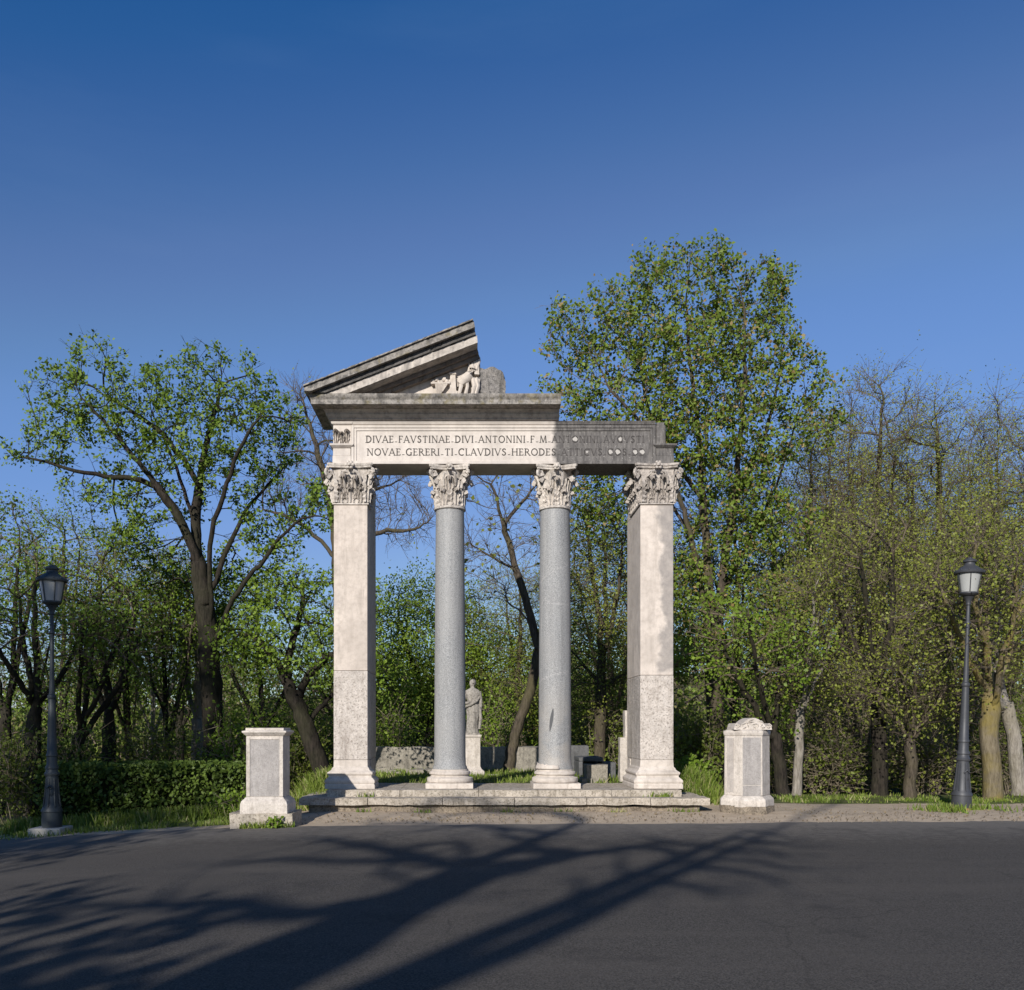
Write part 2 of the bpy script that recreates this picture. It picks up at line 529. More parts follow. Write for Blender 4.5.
class MB:
    def __init__(s):
        s.v, s.f = [], []

    def add(s, verts, faces):
        o = len(s.v)
        s.v += [tuple(float(c) for c in p) for p in verts]
        s.f += [tuple(i + o for i in f) for f in faces]

    def box(s, x0, x1, y0, y1, z0, z1):
        v = [(x0, y0, z0), (x1, y0, z0), (x1, y1, z0), (x0, y1, z0), (x0, y0, z1), (x1, y0, z1), (x1, y1, z1), (x0, y1, z1)]
        s.add(v, [(0, 3, 2, 1), (4, 5, 6, 7), (0, 1, 5, 4), (1, 2, 6, 5), (2, 3, 7, 6), (3, 0, 4, 7)])

    def rings(s, rings, cap=True, closed=True):
        """rings: list of equally long point loops"""
        n = len(rings[0])
        v = [p for r in rings for p in r]
        f = []
        for i in range(len(rings) - 1):
            for j in range(n if closed else n - 1):
                k = (j + 1) % n
                f.append((i * n + j, i * n + k, (i + 1) * n + k, (i + 1) * n + j))
        if cap:
            f.append(tuple(range(n - 1, -1, -1)))
            f.append(tuple((len(rings) - 1) * n + j for j in range(n)))
        s.add(v, f)

    def lathe(s, prof, c, n=32, squash=1.0):
        s.rings([[(c[0] + r * math.cos(2 * math.pi * j / n), c[1] + squash * r * math.sin(2 * math.pi * j / n), c[2] + z) for j in range(n)] for r, z in prof])

    def mould(s, rect, prof):
        """rect (x0,x1,y0,y1); prof: (offset or (left,right,front,back) offsets, z)"""
        x0, x1, y0, y1 = rect
        rr = []
        for o, z in prof:
            a, b, c, d = (o, o, o, o) if not isinstance(o, tuple) else o
            rr.append([(x0 - a, y0 - c, z), (x1 + b, y0 - c, z), (x1 + b, y1 + d, z), (x0 - a, y1 + d, z)])
        s.rings(rr)

    def extrude_xz(s, poly, y0, y1):
        n = len(poly)
        s.rings([[(x, y0, z) for x, z in poly], [(x, y1, z) for x, z in poly]])

    def grid(s, P):
        a, b = P.shape[:2]
        f = [(i * b + j, i * b + j + 1, (i + 1) * b + j + 1, (i + 1) * b + j) for i in range(a - 1) for j in range(b - 1)]
        s.add(P.reshape(-1, 3), f)

    def tube(s, pts, rad, n=6):
        pts = [Vector(p) for p in pts]
        rr = []
        for i, p in enumerate(pts):
            t = (pts[min(i + 1, len(pts) - 1)] - pts[max(i - 1, 0)]).normalized()
            ref = Vector((0, 0, 1)) if abs(t.z) < 0.8 else Vector((1, 0, 0))
            u = t.cross(ref).normalized()
            w = t.cross(u)
            r = rad[i] if hasattr(rad, '__len__') else rad
            rr.append([p + r * (u * math.cos(2 * math.pi * j / n) + w * math.sin(2 * math.pi * j / n)) for j in range(n)])
        s.rings(rr)

    def build(s, name, mat, parent=None, bevel=0.0, smooth=False, angle=35, rough=0.0):
        me = bpy.data.meshes.new(name)
        me.from_pydata(s.v, [], s.f)
        me.update()
        import bmesh
        bm = bmesh.new()
        bm.from_mesh(me)
        bmesh.ops.recalc_face_normals(bm, faces=bm.faces)
        bm.to_mesh(me)
        bm.free()
        me.materials.append(mat)
        o = link(name, me, parent)
        if smooth:
            me.polygons.foreach_set('use_smooth', [True] * len(me.polygons))
            try:
                me.set_sharp_from_angle(angle=R(angle))
            except Exception:
                pass
        if bevel:
            b = o.modifiers.new('edge', 'BEVEL')
            b.width = bevel
            b.segments = 2
            b.limit_method = 'ANGLE'
            b.angle_limit = R(40)
        return o


def worn(mb, amp, freq, seed=0.0):
    """chip and wobble every vertex a little"""
    out = []
    for p in mb.v:
        q = Vector(p)
        d = noise.noise_vector(q * freq + Vector((seed, seed, seed)))
        e = noise.noise_vector(q * freq * 3.1 + Vector((seed, 9, seed)))
        out.append(tuple(q + d * amp + e * amp * 0.4))
    mb.v = out


def fine_box(mb, x0, x1, y0, y1, z0, z1, st):
    """a box with gridded faces, so that it can be worn"""
    def g(a0, a1, b0, b1):
        na, nb = max(1, int((a1 - a0) / st)), max(1, int((b1 - b0) / st))
        return np.meshgrid(np.linspace(a0, a1, na + 1), np.linspace(b0, b1, nb + 1), indexing='ij')
    A, B = g(x0, x1, z0, z1)
    for y in (y0, y1):
        mb.grid(np.stack([A, np.full_like(A, y), B], -1))
    A, B = g(y0, y1, z0, z1)
    for x in (x0, x1):
        mb.grid(np.stack([np.full_like(A, x), A, B], -1))
    A, B = g(x0, x1, y0, y1)
    for z in (z0, z1):
        mb.grid(np.stack([A, B, np.full_like(A, z)], -1))


def quads_mesh(name, V, mats, midx=None, attr=None, smooth=False):
    """fast mesh of loose quads: V (n*4,3) or (verts, faces)"""
    verts, faces = V
    me = bpy.data.meshes.new(name)
    nv, nf = len(verts), len(faces)
    me.vertices.add(nv)
    me.vertices.foreach_set('co', np.ascontiguousarray(verts, np.float32).ravel())
    me.loops.add(nf * 4)
    me.loops.foreach_set('vertex_index', np.ascontiguousarray(faces, np.int32).ravel())
    me.polygons.add(nf)
    me.polygons.foreach_set('loop_start', np.arange(0, nf * 4, 4, dtype=np.int32))
    me.polygons.foreach_set('loop_total', np.full(nf, 4, np.int32))
    for m in mats:
        me.materials.append(m)
    if midx is not None:
        me.polygons.foreach_set('material_index', np.ascontiguousarray(midx, np.int32))
    if smooth:
        me.polygons.foreach_set('use_smooth', np.ones(nf, bool))
    if attr is not None:
        a = me.attributes.new('rnd', 'FLOAT', 'POINT')
        a.data.foreach_set('value', np.ascontiguousarray(attr, np.float32))
    me.update(calc_edges=True)
    me.validate()
    return me


# ------------------------------------------------------------------ ground and road
def axis(parts):
    out = []
    for a, b, st in parts:
        out += list(np.arange(a, b - 1e-6, st))
    return np.array(out + [parts[-1][1]])


XS = axis([(-220, -60, 16), (-60, -14, 2), (-14, 16, 0.2), (16, 60, 2), (60, 220, 16)])
YS = axis([(-70, 0, 7), (0, 14, 1.0), (14, 28, 0.2), (28, 60, 2), (60, 130, 5), (130, 330, 25)])
GX, GY = np.meshgrid(XS, YS, indexing='ij')
GZ = gz(GX, GY)
rough_amp = sm(15.6, 16.2, GY) * 0.03 + sm(30, 50, GY) * 0.3
for i in range(GX.shape[0]):
    for j in range(GX.shape[1]):
        if rough_amp[i, j] > 0:
            GZ[i, j] += rough_amp[i, j] * noise.noise(Vector((GX[i, j] * 0.9, GY[i, j] * 0.9, 0)))
a, b = GX.shape
idx = np.arange(a * b).reshape(a, b)
faces = np.stack([idx[:-1, :-1], idx[1:, :-1], idx[1:, 1:], idx[:-1, 1:]], -1).reshape(-1, 4)
me = quads_mesh('ground', (np.stack([GX, GY, GZ], -1).reshape(-1, 3), faces), [M['ground']], smooth=True)
grass_at = np.zeros_like(GX)
grass_at = np.maximum(grass_at, (1 - sm(-4.4, -3.7, GX)) * sm(0.25, 0.9, GY - np.interp(GX, [-40, -7.5, -5.4, -3.3], [17.6, 15.55, 14.98, 14.42])))           # left verge
grass_at = np.maximum(grass_at, sm(17.8, 18.5, GY) * sm(4.3, 4.9, GX))                     # right verge
grass_at = np.maximum(grass_at, sm(17.7, 18.2, GY))                                        # lawn and beyond
grass_at = np.where((GX < -8.5) & (GX > -12.5) & (GY > 15.8) & (GY < 17.6), 0.1, grass_at)  # trodden path by the left lamp
wood_at = sm(19.0, 22.0, GY) * np.maximum(1 - sm(-4.2, -3.2, GX), np.maximum(sm(4.6, 5.6, GX), sm(26, 29, GY)))
for nm, arr in (('grass', grass_at), ('wood', wood_at)):
    t = me.attributes.new(nm, 'FLOAT', 'POINT')
    t.data.foreach_set('value', np.ascontiguousarray(arr, np.float32).ravel())
tag(link('ground', me), kind='structure')


def edge_y(x):
    return np.interp(x, [-40, -7.5, -5.4, -3.3, -2.5, 0, 4, 9, 40], [17.6, 15.55, 14.98, 14.42, 14.55, 14.70, 14.92, 15.2, 16.6]) + 0.05 * np.sin(x * 1.3) + 0.035 * np.sin(x * 3.7 + 1) + 0.03 * np.sin(x * 9.1 + 2 * np.sin(x * 2.3)) + 0.025 * np.sin(x * 15.7 + 3)


RX = XS[(XS > -100) & (XS < 100)]
tt = np.linspace(0, 1, 16)
PX = np.repeat(RX[:, None], len(tt), 1)
PY = -60 + (edge_y(RX)[:, None] + 60) * (1 - (1 - tt)[None, :] ** 1.6)
PZ = gz(PX, PY) + 0.006
a, b = PX.shape
idx = np.arange(a * b).reshape(a, b)
faces = np.stack([idx[:-1, :-1], idx[1:, :-1], idx[1:, 1:], idx[:-1, 1:]], -1).reshape(-1, 4)
me = quads_mesh('road', (np.stack([PX, PY, PZ], -1).reshape(-1, 3), faces), [M['asphalt']])
tag(link('road', me), kind='structure')

# ------------------------------------------------------------------ the broken temple front
Y0 = 17.0                      # front plane of piers and entablature
T = empty('temple_front', (0.58, Y0 + 0.6, 0.0),
          'broken antique temple front with four supports, Latin inscription and half a pediment', 'monument')

# steps: rubble footing, long lower slabs, upper course
mb = MB()
fine_box(mb, -3.0, 4.1, 16.3, 18.6, -0.35, 0.19, 0.12)
worn(mb, 0.05, 2.2, 3)
mb.build('footing', M['rubble'], T, smooth=True, angle=50)
mb = MB()
xs = [-3.14, -1.9, -0.55, 0.75, 2.05, 3.2, 4.27]
for k in range(6):
    fine_box(mb, xs[k] + 0.006, xs[k + 1] - 0.006, 16.2 + random.uniform(-0.015, 0.015), 18.7, 0.195, 0.322 + random.uniform(-0.006, 0.004), 0.1)
worn(mb, 0.014, 3.5, 1)
mb.build('lower_step', M['step'], T, smooth=True, angle=30)
mb = MB()
xs = [-2.70, -1.35, 0.1, 1.2, 2.55, 3.84]
for k in range(5):
    fine_box(mb, xs[k] + 0.004, xs[k + 1] - 0.004, 16.55 + random.uniform(-0.01, 0.01), 18.6, 0.3, 0.44, 0.1)
worn(mb, 0.010, 3.5, 2)
mb.build('upper_step', M['step'], T, smooth=True, angle=30)


def leaf_patch(mb, o, nrm, w, h, out, rows=9, cols=7):
    """one acanthus leaf: base point o, outward normal nrm, width, height, curl"""
    nrm = Vector(nrm).normalized()
    tan = Vector((0, 0, 1)).cross(nrm)
    P = np.zeros((rows, cols, 3))
    for i in range(rows):
        t = i / (rows - 1)
        wd_ = w * (0.72 + 0.42 * math.sin(t * 2.4)) * (1 - 0.75 * max(0, t - 0.72) / 0.28)
        wd_ *= 1 + 0.17 * math.cos(t * 26)
        if t < 0.8:
            z = h * t / 0.8 * 0.97
            d = out * (0.10 + 0.55 * t ** 2.2)
        else:
            q = (t - 0.8) / 0.2
            z = h * (0.97 + 0.03 * math.sin(q * math.pi) - 0.16 * q * q)
            d = out * (0.10 + 0.55 * 0.61 + 0.62 * math.sin(q * 1.57))
        for j in range(cols):
            u = (j / (cols - 1) - 0.5)
            rib = 0.024 * math.cos(u * 18.8) - 0.07 * w * (2 * u) ** 2
            p = Vector(o) + tan * (u * wd_) + nrm * (d + rib) + Vector((0, 0, z - 0.10 * h * (2 * u) ** 2 * t))
            P[i, j] = p
    mb.grid(P)


def volute(mb, c, dirv, r=0.085):
    """corner scroll: a spiral strap seen side-on, curling along the diagonal dirv"""
    d = Vector(dirv).normalized()
    up = Vector((0, 0, 1))
    pts, rad = [], []
    for k in range(16):
        a = k / 15 * 2 * math.pi * 1.55 + math.pi * 0.6
        rr = r * (1 - 0.8 * k / 15)
        pts.append(Vector(c) + d * (-math.cos(a) * rr) + up * (math.sin(a) * rr))
        rad.append(0.030 - 0.012 * k / 15)
    mb.tube(pts, rad, 6)
    stem = [Vector(c) - d * 0.20 - up * 0.30, Vector(c) - d * 0.16 - up * 0.16, Vector(c) - d * 0.10 - up * 0.02, Vector(c) - d * 0.04 + up * 0.07]
    mb.tube(stem, [0.022, 0.026, 0.03, 0.028], 6)


def abacus(mb, x0, x1, y0, y1, z0, z1, con):
    """four-cornered slab with hollowed sides and clipped horns"""
    pts = []
    cor = [(x0, y0), (x1, y0), (x1, y1), (x0, y1)]
    cen = ((x0 + x1) / 2, (y0 + y1) / 2)
    for k in range(4):
        a, b = Vector((*cor[k], 0)), Vector((*cor[(k + 1) % 4], 0))
        nrm = Vector((cen[0], cen[1], 0)) - (a + b) / 2
        nrm.normalize()
        for t in np.linspace(0.05, 0.95, 9):
            pts.append(a.lerp(b, t) + nrm * con * math.sin(math.pi * t))
    rr = []
    for s, z in ((0.94, z0), (0.95, z0 + 0.03), (0.985, z0 + 0.04), (1.0, z0 + 0.06), (1.0, z1)):
        rr.append([(cen[0] + (p.x - cen[0]) * s, cen[1] + (p.y - cen[1]) * s, z) for p in pts])
    mb.rings(rr)


def rosette(mb, c, nrm, r=0.06):
    nrm = Vector(nrm)
    tan = Vector((0, 0, 1)).cross(nrm)
    for k in range(6):
        a = k / 6 * 2 * math.pi
        p = Vector(c) + (tan * math.cos(a) + Vector((0, 0, 1)) * math.sin(a)) * r * 0.75
        mb.lathe([(0.002, -0.03), (0.028, -0.02), (0.034, 0), (0.028, 0.02), (0.002, 0.03)], p, 8)
    mb.lathe([(0.002, -0.04), (0.03, -0.025), (0.036, 0), (0.03, 0.025), (0.002, 0.04)], Vector(c) + nrm * 0.03, 8)


def round_capital(cx, cy, z0, z1, mat, parent, seed, chip=None):
    mb = MB()
    H = z1 - z0
    mb.lathe([(0.285, z0 - 0.035), (0.305, z0 - 0.02), (0.305, z0 + 0.02), (0.275, z0 + 0.03), (0.265, z0 + 0.45 * H), (0.255, z0 + 0.7 * H), (0.285, z0 + 0.86 * H), (0.31, z0 + 0.89 * H)], (cx, cy, 0), 28)
    for k in range(8):
        a = 2 * math.pi * k / 8 + math.pi / 8
        nn = (math.cos(a), math.sin(a), 0)
        leaf_patch(mb, (cx + 0.272 * nn[0], cy + 0.272 * nn[1], z0 + 0.03), nn, 0.225, 0.31 * (1 + random.uniform(-.06, .06)), 0.11 * random.uniform(0.75, 1.1))
    for k in range(8):
        a = 2 * math.pi * k / 8
        nn = (math.cos(a), math.sin(a), 0)
        leaf_patch(mb, (cx + 0.268 * nn[0], cy + 0.268 * nn[1], z0 + 0.10), nn, 0.175, 0.47 * (1 + random.uniform(-.05, .05)), 0.17 * random.uniform(0.7, 1.1))
    for k, a in enumerate((45, 135, 225, 315)):
        d = (math.cos(R(a)), math.sin(R(a)), 0)
        if chip == k:
            continue
        volute(mb, (cx + d[0] * 0.445, cy + d[1] * 0.445, z1 - 0.165), d, 0.075)
        leaf_patch(mb, (cx + 0.30 * d[0], cy + 0.30 * d[1], z0 + 0.45 * H), d, 0.13, 0.27, 0.2, 6, 5)
    for k in range(4):
        a = k * math.pi / 2
        for sgn in (-1, 1):
            b = a + sgn * 0.36
            t = [(cx + r * math.cos(b2), cy + r * math.sin(b2), z) for r, b2, z in ((0.31, b, z0 + 0.5 * H), (0.345, b - sgn * 0.02, z0 + 0.66 * H), (0.38, b - sgn * 0.10, z0 + 0.78 * H), (0.385, b - sgn * 0.2, z0 + 0.80 * H), (0.385, b - sgn * 0.22, z0 + 0.75 * H))]
            mb.tube(t, [0.02, 0.026, 0.026, 0.024, 0.016], 6)
        rosette(mb, (cx + 0.40 * math.cos(a), cy + 0.40 * math.sin(a), z1 - 0.055), (math.cos(a), math.sin(a), 0))
    q = 0.405
    abacus(mb, cx - q, cx + q, cy - q, cy + q, z1 - 0.085, z1, 0.11)
    worn(mb, 0.007, 9, seed)
    return mb.build('capital', mat, parent, smooth=True, angle=32)


def pier_capital(x0, x1, y0, y1, z0, z1, mat, parent, seed):
    mb = MB()
    H = z1 - z0
    mb.mould((x0, x1, y0, y1), [(0.0, z0), (0.022, z0 + 0.008), (0.022, z0 + 0.035), (0.0, z0 + 0.045), (0.0, z0 + 0.45 * H), (-0.02, z0 + 0.65 * H), (0.01, z0 + 0.86 * H), (0.03, z0 + 0.88 * H)])
    sides = [((x0, y0), (x1, y0), (0, -1, 0)), ((x1, y0), (x1, y1), (1, 0, 0)), ((x0, y1), (x0, y0), (-1, 0, 0))]
    for a, b, nn in sides:
        L = math.hypot(b[0] - a[0], b[1] - a[1])
        n = max(3, round(L / 0.215))
        for k in range(n):
            t = (k + 0.5) / n
            leaf_patch(mb, (a[0] + (b[0] - a[0]) * t, a[1] + (b[1] - a[1]) * t, z0 + 0.045), nn, L / n * 1.08, 0.29 * random.uniform(0.93, 1.05), 0.11)
        for k in range(n + 1):
            t = k / n
            if 0 < k < n:
                leaf_patch(mb, (a[0] + (b[0] - a[0]) * t, a[1] + (b[1] - a[1]) * t, z0 + 0.12), nn, L / n * 0.82, 0.44 * random.uniform(0.93, 1.05), 0.18)
        m = ((a[0] + b[0]) / 2 + nn[0] * 0.14, (a[1] + b[1]) / 2 + nn[1] * 0.14)
        rosette(mb, (m[0], m[1], z1 - 0.05), nn, 0.075)
        tx, ty = (b[0] - a[0]) / L, (b[1] - a[1]) / L
        mm = ((a[0] + b[0]) / 2, (a[1] + b[1]) / 2)
        for sgn in (-1, 1):
            t = []
            for s_, d_, z_ in ((0.20, 0.04, 0.50), (0.19, 0.08, 0.64), (0.13, 0.12, 0.77), (0.075, 0.13, 0.80), (0.05, 0.13, 0.755), (0.085, 0.13, 0.74)):
                t.append((mm[0] + tx * s_ * sgn + nn[0] * d_, mm[1] + ty * s_ * sgn + nn[1] * d_, z0 + z_ * H))
            mb.tube(t, [0.022, 0.028, 0.028, 0.026, 0.02, 0.014], 6)
    for cx_, cy_, d in ((x0, y0, (-1, -1, 0)), (x1, y0, (1, -1, 0)), (x0, y1, (-1, 1, 0)), (x1, y1, (1, 1, 0))):
        leaf_patch(mb, (cx_, cy_, z0 + 0.05), d, 0.2, 0.31, 0.10)
        leaf_patch(mb, (cx_, cy_, z0 + 0.12), d, 0.2, 0.48, 0.15)
        dd = Vector(d).normalized()
        volute(mb, (cx_ + dd.x * 0.115, cy_ + dd.y * 0.115, z1 - 0.19), d, 0.085)
    abacus(mb, x0 - 0.125, x1 + 0.125, y0 - 0.125, y1 + 0.125, z1 - 0.08, z1, 0.075)
    worn(mb, 0.007, 9, seed)
    return mb.build('capital', mat, parent, smooth=True, angle=32)


ZC0, ZC1 = 5.79, 6.565
# piers (antae)
for (x0, x1, zj, mat, label, seed, cm, ret) in ((-2.63, -1.993, 2.66, M['anta'], 'left pier with clean shaft over a pitted lower block', 4, M['carved'], 0.40),
                                           (3.162, 3.785, 2.575, M['anta_stained'], 'right pier with a grey run-off stain', 9, M['carved_dark'], 1.0)):
    mb = MB()
    mb.box(x0, x1, Y0, Y0 + 1.45, zj + 0.004, ZC0)
    mb.box(x0 + 0.004, x1 - 0.004, Y0 + ret + 0.16, Y0 + 1.446, ZC0 + 0.002, ZC1 - 0.002)
    sh = mb.build('pier', mat, T, bevel=0.012)
    sh['label'] = label
    mb = MB()
    mb.box(x0 - 0.003, x1 + 0.003, Y0 - 0.003, Y0 + 1.453, 0.98, zj)
    mb.box(x0 + 0.001, x1 - 0.001, Y0 + ret + 0.152, Y0 + 1.449, 0.442, 0.979)
    mb.build('lower_block', M['anta_rough'], sh, bevel=0.012)
    mb = MB()
    mb.mould((x0, x1, Y0, Y0 + ret), [(0.15, 0.441), (0.15, 0.52), (0.135, 0.535), (0.15, 0.56), (0.15, 0.60), (0.11, 0.64), (0.085, 0.66), (0.085, 0.69), (0.105, 0.71), (0.105, 0.745), (0.06, 0.775), (0.035, 0.80), (0.035, 0.82), (0.004, 0.85), (0.0, 0.978)])
    worn(mb, 0.006, 5, seed)
    mb.build('base', M['marble'], sh, bevel=0.008)
    pier_capital(x0, x1, Y0, Y0 + ret, ZC0 + 0.003, ZC1, cm, sh, seed)

# columns
for (cx, mat, seed, chip, rb, rt) in ((-0.444, M['granite'], 1, None, 0.302, 0.272), (1.578, M['granite_veined'], 2, 3, 0.312, 0.285)):
    cy = Y0 + 0.34
    mb = MB()
    prof = []
    for k in range(25):
        t = k / 24
        prof.append((rb + (rt - rb) * (0.35 * t + 0.65 * t * t), 0.83 + (5.745 - 0.83) * t))
    prof = [(rb + 0.03, 0.795), (rb + 0.03, 0.83), (rb + 0.006, 0.87)] + prof[1:] + [(rt + 0.018, 5.752)]
    mb.lathe(prof, (cx, cy, 0), 56)
    sh = mb.build('column', mat, T, smooth=True)
    mb = MB()
    mb.box(cx - 0.445, cx + 0.445, cy - 0.445, cy + 0.445, 0.441, 0.54)
    mb.lathe([(0.425, 0.541), (0.44, 0.555), (0.445, 0.59), (0.44, 0.625), (0.42, 0.64), (0.385, 0.65), (0.365, 0.67), (0.37, 0.69), (0.395, 0.70), (0.398, 0.72), (0.39, 0.745), (0.365, 0.755), (0.355, 0.765), (0.355, 0.794)], (cx, cy, 0), 48)
    worn(mb, 0.005, 5, seed)
    mb.build('base', M['marble'], sh, smooth=True, angle=40)
    round_capital(cx, cy, ZC0 - 0.005, ZC1, M['carved'], sh, seed, chip)
    if chip:
        # slanting dark patch on the shaft, and the white repair at its foot
        mb = MB()
        P = np.zeros((10, 5, 3))
        for i in range(10):
            t = i / 9
            for j in range(5):
                u = (j / 4 - 0.5) * math.sin(math.pi * min(0.97, max(0.03, t))) ** 0.6
                a = -math.pi / 2 - 0.30 + 0.20 * (t - 0.5) + u * 0.20
                z = 1.52 + 0.43 * t
                r = rb + (rt - rb) * 0.09 + 0.003
                P[i, j] = (cx + r * math.cos(a), cy + r * math.sin(a), z)
        mb.grid(P)
        mb.build('dark_patch', M['patch_grey'], sh)
        mb = MB()
        P = np.zeros((6, 13, 3))
        for i in range(6):
            for j in range(13):
                a = -math.pi * 0.98 + (math.pi * 0.52) * j / 12
                top = 0.93 - 0.004 * j - 0.03 * abs(math.sin(j * 1.3))
                z = 0.80 + (top - 0.80) * i / 5
                rr_ = rb + (0.038, 0.038, 0.030, 0.018, 0.012, 0.010)[i]
                P[i, j] = (cx + rr_ * math.cos(a), cy + rr_ * math.sin(a), z)
        mb.grid(P)
        o = mb.build('base_repair', M['marble'], sh, smooth=True)
        sol = o.modifiers.new('thick', 'SOLIDIFY')
        sol.thickness = 0.03
        sol.offset = -1

# entablature: one inscribed block over the columns
EX0, EX1, EZ0, EZ1 = -2.655, 3.80, 6.568, 7.375
PXa, PXb = -2.30, 3.45           # panel frame
mb = MB()
mb.box(PXa, PXb, Y0 + 0.02, Y0 + 0.78, EZ0, EZ1 - 0.07)
mb.mould((PXa, PXb, Y0 + 0.02, Y0 + 0.78), [((0, 0, 0.0, 0), EZ1 - 0.069), ((0, 0, 0.02, 0), EZ1 - 0.06), ((0, 0, 0.035, 0), EZ1 - 0.03), ((0, 0, 0.05, 0), EZ1)])
ent = mb.build('entablature', M['frieze'], T, bevel=0.006)
# raised double frame round the inscription
mb = MB()
fz0, fz1 = EZ0 + 0.003, EZ1 - 0.075
for d, w, pr in ((0.0, 0.05, 0.030), (0.055, 0.045, 0.018)):
    a, b, c, e = PXa + d, PXb - d, fz0 + d * 0.9, fz1 - d
    yb = Y0 + 0.0199
    mb.box(a, a + w, yb - pr, yb, c, e)
    mb.box(b - w, b, yb - pr, yb, c, e)
    mb.box(a + w, b - w, yb - pr, yb, e - w, e)
    if d == 0:
        mb.box(a + w, b - w, yb - pr * 0.6, yb, c, c + 0.06)
mb.build('panel_frame', M['frieze'], ent, bevel=0.006)
# corner blocks like little pilasters
for (x0, x1, carved_it) in ((EX0, PXa - 0.004, True), (PXb + 0.004, EX1, False)):
    mb = MB()
    u1 = x1 if carved_it else x1 - 0.16
    mb.box(x0, x1, Y0, Y0 + 0.78, EZ0, EZ0 + 0.16)
    mb.box(x0 + 0.008, x1 - 0.008, Y0 + 0.012, Y0 + 0.77, EZ0 + 0.161, EZ0 + 0.305)
    mb.mould((x0, x1, Y0, Y0 + 0.78), [(0.0, EZ0 + 0.306), (0.03, EZ0 + 0.33), (0.05, EZ0 + 0.345), (0.05, EZ0 + 0.375), (0.0, EZ0 + 0.385)])
    mb.box(x0 + 0.012, u1, Y0 + 0.015, Y0 + 0.77, EZ0 + 0.386, EZ1 - 0.07)
    if carved_it:
        mb.mould((x0 + 0.012, x1, Y0 + 0.015, Y0 + 0.61), [(0.0, EZ1 - 0.069), (0.03, EZ1 - 0.05), (0.045, EZ1)])
    else:
        mb.box(x0 + 0.02, u1 - 0.02, Y0 + 0.03, Y0 + 0.6, EZ1 - 0.069, EZ1 - 0.01)
    blk = mb.build('corner_block', M['frieze'], ent, bevel=0.008)
    if carved_it:
        blk['label'] = 'clean corner block with carved leaves'
    else:
        blk['label'] = 'grey stepped corner block'
if True:
    mb = MB()
    for dx, w, h in ((0.07, 0.11, 0.27), (0.175, 0.12, 0.22), (0.275, 0.11, 0.27)):
        leaf_patch(mb, (EX0 + dx, Y0 + 0.012, EZ0 + 0.39), (0, -1, 0), w, h, 0.09)
    worn(mb, 0.01, 9, 5)
    mb.build('corner_leaves', M['carved'], ent, smooth=True, angle=60)

# letters
def arc(cx, cy, rx, ry, a0, a1, n=9):
    return [(cx + rx * math.cos(R(a0 + (a1 - a0) * k / n)), cy + ry * math.sin(R(a0 + (a1 - a0) * k / n))) for k in range(n + 1)]


